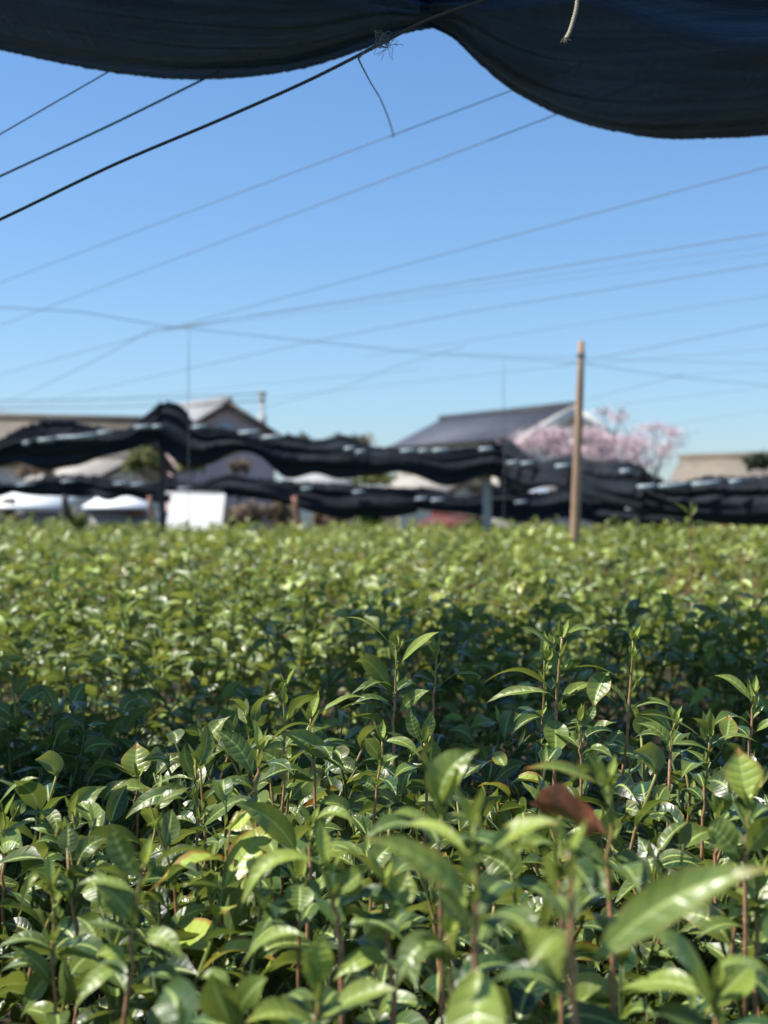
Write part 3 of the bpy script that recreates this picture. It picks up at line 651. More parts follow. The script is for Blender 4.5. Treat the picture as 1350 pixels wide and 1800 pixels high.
root = thing('shade_netting', tuple(pix(300, 60, 2.25)), 'rolled black shade netting sagging overhead at the top left, left of the rope tie', 'shade netting', 'near rolls of shade netting')
swag('netting_roll', 2.42, 2.3, [(-520, -160), (-300, -190), (300, -170), (650, -70), (757, 8)], [(-520, -60), (-200, 30), (0, 82), (100, 104), (200, 121), (280, 129), (380, 128), (500, 112), (580, 94), (640, 75), (700, 54), (757, 40)], .62, 13, 5, M_CLOTH, n=260, m=150, pinch=(.6, .16), amp=.012, parent=root)
root = thing('shade_netting', tuple(pix(1100, 100, 2.1)), 'rolled black shade netting sagging lower at the top right, under the loose pale rope end', 'shade netting', 'near rolls of shade netting')
swag('netting_roll', 2.35, 2.65, [(738, 4), (850, -90), (1100, -170), (1500, -170), (1900, -60)], [(738, 36), (764, 44), (800, 66), (840, 106), (900, 155), (950, 182), (1000, 207), (1060, 230), (1120, 245), (1180, 250), (1250, 247), (1350, 240), (1500, 205), (1700, 130), (1900, 20)], .8, 17, 9, M_CLOTH, n=260, m=150, pinch=(.14, .5), amp=.014, parent=root)
# unseen sheet added above the rolls to shade them and the middle field
def shadow_sheet():
    nx, ny = 90, 26; xs = np.linspace(-3.2, 2.4, nx); V = []
    for j in range(ny):
        for i, x in enumerate(xs):
            y0 = 1.42+.38*float(sm(x, -1.32, -1.12)) + .07*math.sin(x*4.1+1)+.06*math.sin(x*11)+.04*math.sin(x*23+2); y1 = 2.62+.75*float(sm(x, -1.5, -.7))+.04*math.sin(x*5)
            t = j/(ny-1); y = y0+(y1-y0)*t; V.append((x, y, 2.30+.2*(y-2)+.012*math.sin(x*2.2+y*3)-.02*math.sin(math.pi*t)+.008*math.sin(y*40+x*3)))
    V = np.array(V); nV = len(V); F1 = [(j*nx+i, j*nx+i+1, (j+1)*nx+i+1, (j+1)*nx+i) for j in range(ny-1) for i in range(nx-1)]
    mb = MB(); mb.add(np.concatenate([V, V+(0, 0, .003)]), F1+[tuple(k+nV for k in f[::-1]) for f in F1])
    return mb.build('unseen_shadow_sheet', M_CLOTH_2, root)
shadow_sheet()
M_ROPE = plain('dark_rope', (.03, .03, .028), (.11, .11, .10), 500, .8, .2, .4, .001)
M_ROPE_PALE = plain('pale_rope', (.42, .38, .28), (.28, .25, .18), 400, .85, .2, .4, .001)
M_WIRE = plain('wire', (.10, .11, .12), (.16, .16, .16), 60, .5, .4)
def twisted(path, r, pitch, strands=3, mb=None, rs=.6):
    mb = mb or MB(); P = np.array(path, float)
    seg = np.linalg.norm(np.diff(P, axis=0), axis=1); L = seg.sum(); cum = np.concatenate([[0], np.cumsum(seg)])
    n = int(L/pitch*10)+4; s = np.linspace(0, L, n)
    Q = np.stack([np.interp(s, cum, P[:, k]) for k in range(3)], 1)
    T = np.gradient(Q, axis=0); T /= np.linalg.norm(T, axis=1)[:, None]; a = np.array((0, .3, 1.)); 
    if abs(T[:, 2]).mean() > .7: a = np.array((1., .2, 0))
    S = np.cross(T, a); S /= np.linalg.norm(S, axis=1)[:, None]; U = np.cross(S, T)
    for k in range(strands):
        an = s/pitch*2*math.pi + k*2*math.pi/strands
        mb.tube(Q + S*np.cos(an)[:, None]*r*.48 + U*np.sin(an)[:, None]*r*.48, r*rs, 5)
    return mb
def curve_pts(pts, d0, d1, n=24):
    xs = [p[0] for p in pts]; X = np.linspace(xs[0], xs[-1], n); Y = smooth_interp(X, pts); t = np.linspace(0, 1, n)
    return [pix(x, y, d0+(d1-d0)*q) for x, y, q in zip(X, Y, t)]
o = twisted(curve_pts([(-260, 500), (0, 386), (200, 290), (400, 205), (560, 133), (660, 82), (745, 38), (850, 0), (1000, -60)], 2.2, 1.86, 60), .0025, .013).build('rope', M_ROPE)
tag(o, 'thick twisted rope with pale flecks running up to the knot between the two netting rolls', 'rope', 'ropes near the camera')
o = twisted(curve_pts([(-260, 430), (0, 310), (200, 217), (385, 126)], 2.45, 2.42, 40), .0022, .010, 2).build('rope', M_ROPE)
tag(o, 'dark rope at the top left, the middle one of the three sharp ones', 'rope', 'ropes near the camera')
mb = MB(); mb.tube(curve_pts([(-260, 385), (0, 236), (215, 112)], 2.5, 2.42, 30), .0013, 6); o = mb.build('wire', M_WIRE)
tag(o, 'thinnest sharp dark wire in the top left corner', 'wire', 'ropes near the camera')
# the tangled tie on the rope
mb = MB(); rs = np.random.default_rng(3)
c0 = pix(672, 72, 1.92)
for q in range(7):
    th = np.linspace(0, rs.uniform(4, 8), 26); rr = rs.uniform(.006, .013)
    ax, bx = rs.uniform(.5, 1.2, 2); P = c0 + np.stack([rr*np.cos(th+q)*ax, rr*np.sin(th*1.3+q)*.7, rr*np.sin(th+q*2)*bx+.003], 1)+rs.normal(0, .003, 3)
    mb.tube(P, .0008, 5)
for q in range(26):
    a = rs.uniform(0, 6.28); l = rs.uniform(.006, .018); st = c0+np.array((.008, 0, -.004))+rs.normal(0, .006, 3)
    P = [st+np.array((math.cos(a)*l*t, rs.normal(0, .001), math.sin(a)*l*t*.8-.006*t*t)) for t in np.linspace(0, 1, 5)]
    mb.tube(P, .00035, 4)
o = mb.build('string_tie', M_WIRE); tag(o, 'tangled frayed string tied round the thick rope below the knot', 'string tie')
mb = MB(); mb.tube([pix(*p, d) for p, d in (((640, 92), 1.94), ((630, 103), 1.95), ((636, 116), 1.97), ((652, 146), 2.1), ((668, 172), 2.25), ((680, 200), 2.5), ((688, 224), 2.9), ((692, 241), 3.22))], [.0013]*5+[.0014, .0016, .0018], 6)
o = mb.build('hanging_string', M_WIRE); tag(o, 'loose dark string dangling from the thick rope down to a thin wire', 'string')
P = curve_pts([(994, 68), (1000, 58), (1008, 34), (1014, 8), (1018, -30)], 1.83, 1.86, 20)
mb = twisted(P, .0029, .013, 3)
for q in range(14):
    st = P[0]+rs.normal(0, .0015, 3); e = st+np.array((rs.normal(0, .004), rs.normal(0, .002), -rs.uniform(.001, .006))); mb.tube([st, (st+e)/2+rs.normal(0, .001, 3), e], .0004, 4)
o = mb.build('rope_end', M_ROPE_PALE); tag(o, 'frayed pale rope end dangling in front of the right netting roll', 'rope')

# wires of the shading frame, horizontal at about two metres over the ground
def wire(p, q, H=.9, lab='', r=.0022, via=(), hold=None):
    pts = [p, *via, q]
    P = []
    for a in pts:
        h = H if len(a) < 3 else a[2]; P.append(pix(a[0], a[1], h*F/(HZ-a[1])))
    P = np.array(P)
    if len(P) == 2:
        t = np.linspace(0, 1, 10)[:, None]; P = P[0]*(1-t)+P[1]*t
    e0 = P[0]+(P[0]-P[1])*.6; e1 = P[-1]+(P[-1]-P[-2])*.6
    mb = MB(); mb.tube(np.concatenate([[e0], P, [e1]]), r*.5, 6); o = mb.build('frame_wire', M_WIRE)
    tag(o, lab, 'wire', 'support wires of the shading frame')
wire((0, 497), (905, 157), .9, 'thin wire the dangling string touches, passing behind the right netting roll')
wire((0, 572), (990, 197), .9, 'parallel wire just under the one the dangling string touches', .0024)
wire((0, 658), (1350, 293), .9, 'wire crossing the open middle sky alone, ending halfway up the right edge', .0028)
wire((330, 573), (1350, 410), .92, 'broad blurred wire from the left wire crossing up to the right edge', .0034)
wire((300, 575), (1350, 432), .92, 'faint wire directly under the broad blurred one, right half', .0018)
wire((330, 576), (1350, 446), .93, 'lower faint wire of the close bundle in the right half', .0018)
wire((0, 722), (1350, 464), .93, 'dark wire passing the small joint right of the centre', .0034, via=((540, 602), (830, 547)))
wire((0, 540), (1350, 677), .95, 'wire crossing against all the others, sloping down to the right', .0036, via=((140, 548), (300, 575), (440, 589), (760, 622), (1010, 637), (1180, 662)))
wire((-20, 722), (330, 574), .95, 'curved wire dropping left from the left wire crossing', .0036, via=((140, 648), (270, 578)))
wire((440, 722), (770, 622), .95, 'curved wire dropping left from the middle wire crossing', .0036, via=((600, 682), (700, 643)))
wire((1000, 640), (1350, 570), .95, 'darker wire leaving the wooden post towards the right edge', .0038)
wire((675, 622), (1350, 520), .95, 'pale wire above the wooden post top, right side', .0024)
wire((560, 690), (1350, 614), .97, 'flat wire passing behind the wooden post', .003, via=((1000, 642),))
wire((1040, 700), (1190, 661), .98, 'short curved wire below the right wire crossing', .0036)
wire((1190, 661), (1350, 650), .98, 'nearly level wire right of the right wire crossing', .003)
wire((760, 750), (1350, 680), 1.0, 'low wire over the pink tree', .003)
wire((900, 790), (1350, 720), 1.0, 'lowest wire at the right, over the far brown roof', .003)
wire((0, 720), (675, 655), 1.0, 'low pale wire over the left houses', .0026)
wire((820, 622), (1350, 640), .97, 'faint level wire to the right of the middle crossing', .0022)

M_POSTWOOD = None
def wood(name, c1, c2):
    t = NT(name); co = t.n('TexCoord').outputs['Object']; mp = t.n('Mapping'); mp.inputs['Scale'].default_value = (30, 30, 2.5); t.l(co, mp.inputs[0])
    nz = t.noise(1, 5, mp.outputs[0], .6); col = t.mix(t.rng(nz, .3, .7), c1, c2)
    return t.done(t.bsdf(col, .8, .2, nz, .5, .01).outputs[0])
M_WOOD = wood('post_wood', (.50, .33, .20), (.26, .17, .11)); M_WOOD_R = wood('red_post_wood', (.30, .17, .12), (.2, .10, .07)); M_DARKW = wood('dark_post', (.05, .05, .05), (.09, .08, .07))
M_CONC = plain('concrete', (.42, .42, .40), (.30, .30, .29), 20)
M_TAPE = plain('cut_end_wood', (.30, .20, .14), (.2, .13, .1), 60)
def post(top, bot, d, r0, r1, mat, label, name='frame_post', cat='post', n=14, cap=True):
    t = thing(name, tuple(pix(*bot, d)*(1, 1, 0)), label, cat, 'posts of the shading frame')
    a = pix(*bot, d); b = pix(*top, d); a = a+(a-b)/(b[2]-a[2])*a[2]      # down to the ground
    rs = np.random.default_rng(int(top[0])); s = np.linspace(0, 1, 12)
    P = a+(b-a)*s[:, None] + np.stack([rs.normal(0, .0025, 12), rs.normal(0, .0025, 12), np.zeros(12)], 1)
    m = MB(); m.tube(P, np.linspace(r0, r1, 12)*rs.uniform(.96, 1.04, 12), n); m.build('pole', mat, t)
    if cap:
        # binding of wire near the top
        c = a+(b-a)*.955; th = np.linspace(0, 25, 90); m = MB()
        m.tube(c+np.stack([np.cos(th)*(r1*1.12), np.sin(th)*(r1*1.12), np.linspace(-.02, .02, 90)], 1), .0035, 5); m.build('wire_binding', M_WIRE, t)
    return t
post((1022.5, 600), (1010, 945), 10.3, .046, .025, M_WOOD, 'tall sunlit wooden post leaning slightly right, ending bare against the sky')
post((284, 716), (286, 935), 14.6, .034, .03, M_DARKW, 'dark post under the highest peak of the left netting')
post((856, 790), (856, 945), 14.6, .050, .046, M_CONC, 'pale concrete post under the netting right of centre', cap=False)
post((1122, 830), (1124, 950), 12.8, .022, .022, M_DARKW, 'thin dark post where the right netting turns lower', cap=False)
post((262, 872), (270, 935), 18.5, .035, .03, M_WOOD_R, 'short reddish post beside the white sheet', cap=False)
post((518, 872), (527, 940), 18.5, .045, .04, M_WOOD_R, 'leaning reddish post left of the bright green shrub', cap=False)
post((114, 870), (115, 938), 19.8, .05, .05, M_DARKW, 'grey post between the two white sheds', cap=False)
post((331, 574), (333, 935), 7.4, 0.0018, 0.0018, M_WIRE, 'hair thin steel rod standing up to the left wire crossing', 'steel_rod', 'rod', cap=False)
post((885, 630), (886, 935), 8.9, 0.0018, 0.0018, M_WIRE, 'hair thin steel rod up to the cross wire over the blue grey roof', 'steel_rod', 'rod', cap=False)

# the far netting rows, bay by bay, with their pale plastic clips
M_CLIP = plain('plastic_clip', (.33, .40, .42), (.18, .22, .24), 6, .5, .3)
def bay(label, d0, d1, top, bot, depth, seed, clips, group):
    ax = top[len(top)//2]; dm = (d0+d1)/2
    t = thing('shade_netting', tuple(pix(ax[0], ax[1], dm)), label, 'shade netting', group)
    swag('netting_roll', d0, d1, top, [(a, b+6) for a, b in bot], depth, 8, seed, M_CLOTH_FAR, n=110, m=46, pinch=(.75, .75), amp=.032, parent=t, lf=1.4, rag=1)
    for a, b, y in clips:
        s = ((a+b)/2-top[0][0])/(top[-1][0]-top[0][0]); d = d0+(d1-d0)*s - depth*.5-.02
        m = MB(); m.tube([pix(a, y, d), pix((a+b)/2, y-1, d-.01), pix(b, y-(b-a)*.08, d)], .024, 8); m.build('clip', M_CLIP, t)
G1 = 'bunched netting of the first far row'; G2 = 'bunched netting of the second far row'
bay('first row netting at the left edge, rising to the highest peak', 14.2, 14.6, [(-160, 778), (-80, 775), (0, 775), (60, 757), (122, 740), (165, 762), (215, 760), (250, 738), (285, 713)], [(-160, 830), (-80, 812), (0, 822), (40, 806), (100, 822), (140, 818), (180, 798), (230, 788), (285, 775)], .45, 21,
    [(68, 96, 775), (100, 168, 770), (172, 196, 762), (236, 264, 752), (268, 284, 751), (42, 52, 780)], G1)
bay('first row netting between the dark post and the concrete post', 14.6, 14.6, [(285, 713), (322, 718), (348, 752), (400, 758), (455, 768), (520, 776), (560, 778), (600, 766), (640, 784), (700, 790), (800, 797), (850, 785), (878, 780)], [(285, 775), (330, 806), (370, 808), (420, 796), (460, 802), (500, 830), (560, 820), (600, 836), (650, 838), (700, 826), (760, 836), (830, 838), (878, 846)], .45, 22,
    [(338, 362, 752), (420, 455, 762), (458, 498, 770), (606, 622, 790), (624, 640, 796), (704, 730, 794), (736, 754, 794), (760, 788, 793), (842, 866, 791)], G1)
bay('first row netting behind the tall wooden post', 14.6, 12.8, [(878, 780), (900, 788), (930, 812), (1000, 808), (1050, 822), (1090, 818), (1120, 822)], [(878, 848), (900, 858), (960, 850), (1000, 868), (1060, 872), (1120, 892)], .42, 23,
    [(892, 912, 815), (916, 938, 816), (976, 1002, 821), (1090, 1108, 830)], G1)
bay('first row netting hanging low at the right edge', 12.8, 11.5, [(1120, 824), (1150, 846), (1250, 848), (1300, 838), (1350, 846), (1430, 850), (1560, 840)], [(1120, 894), (1180, 906), (1250, 912), (1350, 917), (1430, 915), (1560, 905)], .42, 24,
    [(1120, 1152, 857), (1158, 1210, 855), (1216, 1266, 852), (1282, 1304, 848)], G1)
bay('second row netting at the far left above the first white shed', 20, 20, [(-160, 845), (-60, 840), (0, 845), (60, 846), (110, 838), (150, 834), (168, 838)], [(-160, 866), (-60, 868), (0, 868), (25, 858), (60, 862), (110, 869), (168, 860)], .4, 31, [(30, 60, 853), (108, 130, 847)], G2)
bay('second row netting with two round clips above the second white shed', 20, 20, [(164, 838), (200, 848), (240, 852), (270, 850), (300, 845)], [(164, 862), (190, 874), (230, 868), (270, 876), (300, 874)], .4, 32, [(200, 224, 851), (230, 254, 853)], G2)
bay('second row netting above the white sheet and the brown thicket', 20, 20, [(296, 846), (350, 848), (400, 838), (440, 842), (480, 846), (520, 850)], [(296, 874), (330, 880), (380, 872), (420, 868), (480, 874), (520, 886)], .4, 33, [(314, 336, 860), (488, 506, 846)], G2)
bay('second row netting above the leaning reddish post', 20, 20, [(514, 850), (560, 852), (600, 850), (650, 858), (700, 864), (734, 866)], [(514, 884), (560, 898), (600, 906), (650, 902), (700, 898), (734, 890)], .4, 34, [(530, 548, 860), (620, 640, 866)], G2)
bay('second row netting right of the green shrub, in front of the red roof', 20, 20, [(728, 866), (780, 870), (840, 866), (880, 860), (940, 866), (1000, 862), (1040, 868)], [(728, 890), (780, 892), (840, 902), (880, 906), (940, 912), (1000, 905), (1040, 908)], .4, 35, [(730, 750, 878), (758, 780, 880), (905, 925, 884)], G2)
bay('second row netting low behind the right edge rows', 20, 19, [(1036, 872), (1100, 880), (1200, 890), (1300, 890), (1450, 890)], [(1036, 912), (1100, 920), (1200, 926), (1300, 928), (1450, 925)], .4, 36, [(1100, 1130, 895)], G2)

# ------------------------------------------------------------------ houses and sheds
def roof_mat(name, c):
    t = NT(name); co = t.n('TexCoord').outputs['UV']; wv = t.n('TexWave'); wv.inputs['Scale'].default_value = 14; wv.bands_direction = 'X'; t.l(co, wv.inputs[0])
    w2 = t.n('TexWave'); w2.inputs['Scale'].default_value = 9; w2.bands_direction = 'Y'; t.l(co, w2.inputs[0])
    h = t.math('ADD', wv.outputs['Fac'], t.math('MULTIPLY', w2.outputs['Fac'], .6)); nz = t.noise(2, 5, t.n('TexCoord').outputs['Object'])
    col = t.mix(t.rng(nz, .3, .7), c, tuple(x*.65 for x in c)); return t.done(t.bsdf(col, .5, .4, h, .6, .05).outputs[0])
M_SLATE = roof_mat('dark_blue_tiles', (.085, .09, .11)); M_TILEB = roof_mat('brown_tiles', (.30, .25, .19)); M_TILEG = roof_mat('grey_tiles', (.50, .49, .48)); M_TILEK = roof_mat('dark_tiles', (.10, .09, .09))
M_TIN = plain('white_tin', (.80, .82, .82), (.68, .70, .70), 4, .45, .4); M_REDR = roof_mat('red_tin', (.20, .055, .045)); M_BEIGE = plain('beige_wall', (.72, .64, .54), (.62, .55, .46), 2)
M_LOWR = roof_mat('weathered_roof', (.50, .45, .38)); M_PINKW = plain('pinkish_wall', (.62, .46, .43), (.50, .38, .36), 2); M_CREAM = plain('cream_board', (.86, .80, .70), (.74, .68, .58), 5); M_GREYW = plain('grey_wall', (.34, .33, .32), (.22, .21, .20), 2)
M_BROWNT = plain('brown_board', (.10, .065, .05), (.07, .05, .04), 8); M_GLASS = plain('window_glass', (.05, .06, .07), (.03, .04, .05), 1, .1, .8, 0); M_WHITE = plain('white_cloth', (.80, .80, .78), (.7, .7, .68), 3, .8, .2, .3, .03)
def thin_cloth(name, c):
    t = NT(name); p = t.bsdf(c, .8, .2); tr = t.n('BsdfTranslucent'); tr.inputs[0].default_value = (*c, 1)
    m = t.n('MixShader'); m.inputs[0].default_value = .5; t.l(p.outputs[0], m.inputs[1]); t.l(tr.outputs[0], m.inputs[2]); return t.done(m.outputs[0])
M_WHITE = thin_cloth('white_cloth', (.88, .88, .86))
M_WINW = plain('curtain', (.62, .60, .58), (.5, .48, .46), 3)
def house(label, A, B, half, drop, m_roof, m_wall, m_board, windows=(), over=.35, group=None, board=.16, th=.14):
    """A: gable peak nearest, B: far end of the ridge (world points); half: eave distance, drop: ridge to eave"""
    t = thing('house', ((A[0]+B[0])/2, (A[1]+B[1])/2, 0), label, 'house', group)
    A, B = np.array(A, float), np.array(B, float)
    ax = B-A; ax[2] = 0; L = np.linalg.norm(ax); ax /= L; pr = np.array((ax[1], -ax[0], 0)); ez = np.array((0, 0, 1.))
    if pr[0] < 0: pr = -pr
    rf = MB()
    for sg in (1, -1):
        p = [A, B, B+pr*sg*half-ez*drop, A+pr*sg*half-ez*drop]
        n0 = rf.n; rf.slab(p, th); rf.uv[-1] = np.array([(0, 1), (L/3, 1), (L/3, 0), (0, 0)]*2, float)
    ro = rf.build('roof', m_roof, t, smooth=False)
    rg = MB(); rg.tube([A-ax*.05+ez*.04, B+ax*.05+ez*.04], .14, 8); rg.build('ridge_cap', m_roof, ro and t)
    wa = MB(); i0 = A+ax*over; i1 = B-ax*over; hw = half-over; zt = A[2]-drop-.02+over*drop/half
    for c in (i0, i1):
        a, b = c-pr*hw, c+pr*hw
        V = [(*a[:2], 0), (*b[:2], 0), (*b[:2], zt-th*1.4), (*c[:2], A[2]-th*1.6), (*a[:2], zt-th*1.4)]; wa.add(V, np.array([(0, 1, 2, 3), (0, 3, 4, 0)])[:1]); wa.f.append(np.array([(0, 3, 4)])+wa.n-5); wa.mi += [0]
    for sg in (1, -1):
        a, b = i0+pr*sg*hw, i1+pr*sg*hw; wa.add([(*a[:2], 0), (*b[:2], 0), (*b[:2], zt-th*1.4), (*a[:2], zt-th*1.4)], [(0, 1, 2, 3)])
    wa.build('wall', m_wall, t, smooth=False)
    for sg in (1, -1):
        bb = MB(); p0 = A-ax*.03+ez*.03; p1 = A-ax*.03+pr*sg*(half+.05)-ez*(drop+.02); dn = -ez*(board*2)
        V = np.array([p0, p1, p1+dn, p0+dn]); V2 = V-ax*.05
        bb.add(np.concatenate([V, V2]), [(0, 1, 2, 3), (7, 6, 5, 4), (0, 4, 5, 1), (1, 5, 6, 2), (2, 6, 7, 3), (3, 7, 4, 0)]); bb.build('bargeboard', m_board, t, smooth=False)
    for (s, z, w_, h_, mt) in windows:      # on the gable wall: offset along pr, height, size
        c = i0-ax*.03+pr*s; c[2] = z; rz = math.atan2(pr[1], pr[0])
        f = MB(); f.box(c, (w_/2+.06, .03, h_/2+.06), rz); fo = f.build('window', M_BROWNT if mt is M_GLASS else M_CREAM, t, smooth=False)
        g = MB(); g.box(c-ax*.04, (w_/2, .012, h_/2), rz); go = g.build('pane', mt, None, smooth=False); go.parent = fo; go.location = (0, 0, 0)
    return t, A, B, ax, pr
house('large house with a dark blue grey roof and cream gable boards behind the pink tree', pix(1008, 713, 58), pix(775, 737, 66), 3.1, 1.42, M_SLATE, M_BEIGE, M_CREAM, [(-.9, 3.9, .9, 1.0, M_GLASS), (.9, 3.9, .9, 1.0, M_GLASS)], board=.27)
house('house with pale grey roof and pinkish gable, left of the utility pole', pix(402, 706, 45), pix(312, 716, 54), 2.0, 1.22, M_TILEG, M_PINKW, M_BROWNT, [(-.75, 3.35, .45, .75, M_GLASS), (-.02, 3.4, .55, .95, M_WINW), (.8, 3.45, .6, .5, M_WINW)], board=.08)
house('long low house with a brown tiled roof at the left edge', pix(245, 742, 40), pix(-330, 728, 42), 3.0, 1.3, M_TILEB, M_BEIGE, M_BROWNT)
house('distant brown tiled house at the right edge', pix(1420, 800, 52), pix(1196, 806, 54), 2.4, 1.1, M_TILEB, M_BEIGE, M_BROWNT, group=None)
house('low pale house half hidden between the netting rows, left of centre', pix(240, 803, 33), pix(120, 806, 34), 1.6, .55, M_LOWR, M_BEIGE, M_BROWNT, board=.06)
house('low house with a cream roof seen between the netting rows near the centre', pix(835, 834, 30), pix(715, 832, 31), 1.2, .35, M_LOWR, M_BEIGE, M_BROWNT, board=.06)
house('low grey roofed house in the gap left of the concrete post', pix(625, 822, 36), pix(505, 824, 36), 1.6, .5, M_TILEG, M_CREAM, M_BROWNT, board=.06)
house('cream house behind the netting between the two right posts', pix(1000, 846, 34), pix(880, 842, 35), 1.5, .5, M_LOWR, M_PINKW, M_BROWNT, board=.06)
house('small house with a red brown roof just above the tea, left of the concrete post', pix(836, 908, 24), pix(770, 900, 25), .5, .22, M_REDR, M_BEIGE, M_BROWNT, board=.05)
def shed(label, x0, x1, ytop, yeave, d, m_roof=M_TIN, dark=()):
    t = thing('shed', tuple(pix((x0+x1)/2, 900, d)*(1, 1, 0)), label, 'shed', 'white roofed sheds behind the field')
    a, b = pix(x0, yeave, d), pix(x1, yeave, d); ab = np.array((0, 3.2, 0)); up = (pix(0, ytop, d)-pix(0, yeave, d))[2]*1.2
    r = MB(); r.slab([a, b, b+ab+(0, 0, up), a+ab+(0, 0, up)], .06); r.uv[-1] = np.array([(0, 0), (3, 0), (3, 2), (0, 2)]*2, float); r.build('roof', m_roof, t, smooth=False)
    w_ = MB(); w_.box(((a[0]+b[0])/2, d+1.7, (a[2]-.1)/2), ((b[0]-a[0])/2-.08, 1.4, (a[2]-.1)/2)); w_.build('wall', M_GREYW, t, smooth=False)
    for x, y, hx, hz, mt in dark:
        q = MB(); c = pix(x, y, d+.28); q.box(c, (hx, .02, hz)); q.build('opening' if mt is M_BROWNT else 'panel', mt, t, smooth=False)
shed('white tin roofed shed at the far left', -60, 104, 856, 890, 25, dark=[(18, 902, .10, .28, M_BROWNT), (0, 900, .12, .25, M_BEIGE)])
shed('white tin roofed shed to the left of the white sheet', 144, 262, 856, 890, 25, dark=[(200, 894, .5, .05, M_BROWNT), (240, 898, .14, .10, M_WOOD_R)])
shed('low shed with a white roof between the red roof and the tall wooden post', 866, 990, 858, 878, 28)
t = thing('white_sheet', tuple(pix(338, 920, 19)), 'bright white sheet hung up like a wall right of the sheds', 'sheet')
m = MB(); X = np.linspace(290, 388, 24); Z = np.linspace(868, 934, 14); V = []
for zz in Z:
    for x in X: q = pix(x, zz, 19); V.append(q+np.array((0, .01*math.sin(x*.05)+(934-zz)*.0085, 0)))
V = np.array(V); nV = len(V); V = np.concatenate([V, V+(0, .012, 0)])
F1 = [(j*24+i, j*24+i+1, (j+1)*24+i+1, (j+1)*24+i) for j in range(13) for i in range(23)]; m.add(V, F1+[tuple(k+nV for k in f[::-1]) for f in F1]); m.build('sheet', M_WHITE, t)
m = MB(); a, b = pix(286, 868, 19.62), pix(392, 868, 19.62); m.tube([a, b], .03, 8); m.tube([a*(1, 1, 0), a], .03, 8); m.tube([b*(1, 1, 0), b], .03, 8); m.build('frame', M_CONC, t)
# utility pole far behind
t = thing('utility_pole', tuple(pix(461, 885, 62)*(1, 1, 0)), 'distant utility pole between the left house and the trees', 'utility pole')
m = MB(); q = pix(461, 686, 62); m.tube([q*(1, 1, 0), q], [.12, .09], 10); m.build('pole', M_CONC, t)
for y, wd in ((692, 14), (704, 10)):
    m = MB(); c = pix(461, y, 61.8); m.box(c, (wd/2*62/F, .06, .06)); m.build('crossarm', M_BROWNT, t, smooth=False)
m = MB(); c = pix(461, 745, 61.7); m.tube([c-(0, 0, .4), c+(0, 0, .4)], .18, 10); m.build('transformer', M_CONC, t)
for y0, y1, lab in ((692, 676, 'distant power line, upper one on the utility pole'), (705, 700, 'distant power line, lower one on the utility pole')):
    m = MB(); xs = np.linspace(-300, 461, 12); m.tube([pix(x, y0+8*math.sin((x+300)/761*3.14)+(461-x)*.01, 62) for x in xs], .022, 5); o = m.build('power_line', M_WIRE); tag(o, lab, 'power line', 'distant power lines')

# ------------------------------------------------------------------ trees and shrubs behind the field
def foliage_mat(name, c1, c2, tr=.2):
    t = NT(name); at = t.n('Attribute', attribute_name='tint'); sc = t.n('SeparateColor'); t.l(at.outputs['Color'], sc.inputs[0])
    col = t.mix(sc.outputs[0], c1, c2); p = t.bsdf(col, .6, .25); x = t.n('BsdfTranslucent'); t.l(t.mix(.4, col, (.5, .5, .2) if c1[1] >= c1[0] else (.9, .6, .6)), x.inputs[0])
    m = t.n('MixShader'); m.inputs[0].default_value = tr; t.l(p.outputs[0], m.inputs[1]); t.l(x.outputs[0], m.inputs[2]); return t.done(m.outputs[0])
M_BARK = plain('bark', (.09, .065, .05), (.05, .04, .03), 12)
def tree(name, label, cat, d, blobs, mat, leaf, dens, trunk, seed, group, branches=10):
    """blobs: (px, py, rx px, ry px); trunk: px of its foot; crown made of many small leaf faces along real twigs"""
    rs = np.random.default_rng(seed); k = d/F; foot = pix(trunk, HZ, d); foot[2] = 0
    t = thing(name, tuple(foot), label, cat, group)
    cen = [pix(b[0], b[1], d+rs.normal(0, .15)) for b in blobs]; mid = np.mean(cen, axis=0)
    zt = min(c[2] for c in cen); tm = MB(); fork = foot*.0+np.array((foot[0]*.6+mid[0]*.4, foot[1], max(.3, zt*.6)))
    sc = max(.03, .045*mid[2]/3); tm.tube([foot, (foot+fork)/2+(sc*.5, 0, 0), fork], [sc*1.6, sc*1.2, sc], 8)
    cr = MB(); C = []; 
    for c, b in zip(cen, blobs):
        rx, ry = b[2]*k, b[3]*k
        tm.tube([fork, (fork+c)/2+rs.normal(0, rx*.12, 3), c], [sc*.8, sc*.5, sc*.25], 6)
        for q in range(branches):
            v = rs.normal(0, 1, 3); v /= np.linalg.norm(v); e = c+v*np.array((rx, max(rx, ry)*.8, ry))*rs.uniform(.6, 1.08); md = (c+e)/2+rs.normal(0, rx*.1, 3)
            tm.tube([c, md, e], [sc*.25, sc*.16, sc*.06], 4)
            n = int(dens*rx*ry*rs.uniform(.5, 1.4)); s = rs.uniform(.15, 1, n)[:, None]
            C.append(c*(1-s)+e*s+rs.normal(0, 1, (n, 3))*np.array((rx, rx, ry))*(.30 if name == 'cherry_tree' else .16))
    tm.build('trunk', M_BARK, t)
    C = np.concatenate(C); n = len(C); a = rs.normal(0, 1, (n, 3)); a /= np.linalg.norm(a, axis=1)[:, None]; b = np.cross(a, rs.normal(0, 1, (n, 3))); b /= np.linalg.norm(b, axis=1)[:, None]
    s = (leaf*rs.uniform(.6, 1.3, n))[:, None]
    V = np.stack([C-a*s, C+b*s*.5, C+a*s, C-b*s*.5], 1).reshape(-1, 3); ti = np.zeros((n*4, 3)); ti[:, 0] = np.repeat(rs.uniform(0, 1, n), 4)
    cr.add(V, np.arange(n*4).reshape(-1, 4), tint=ti); cr.build('crown', mat, t, smooth=False)
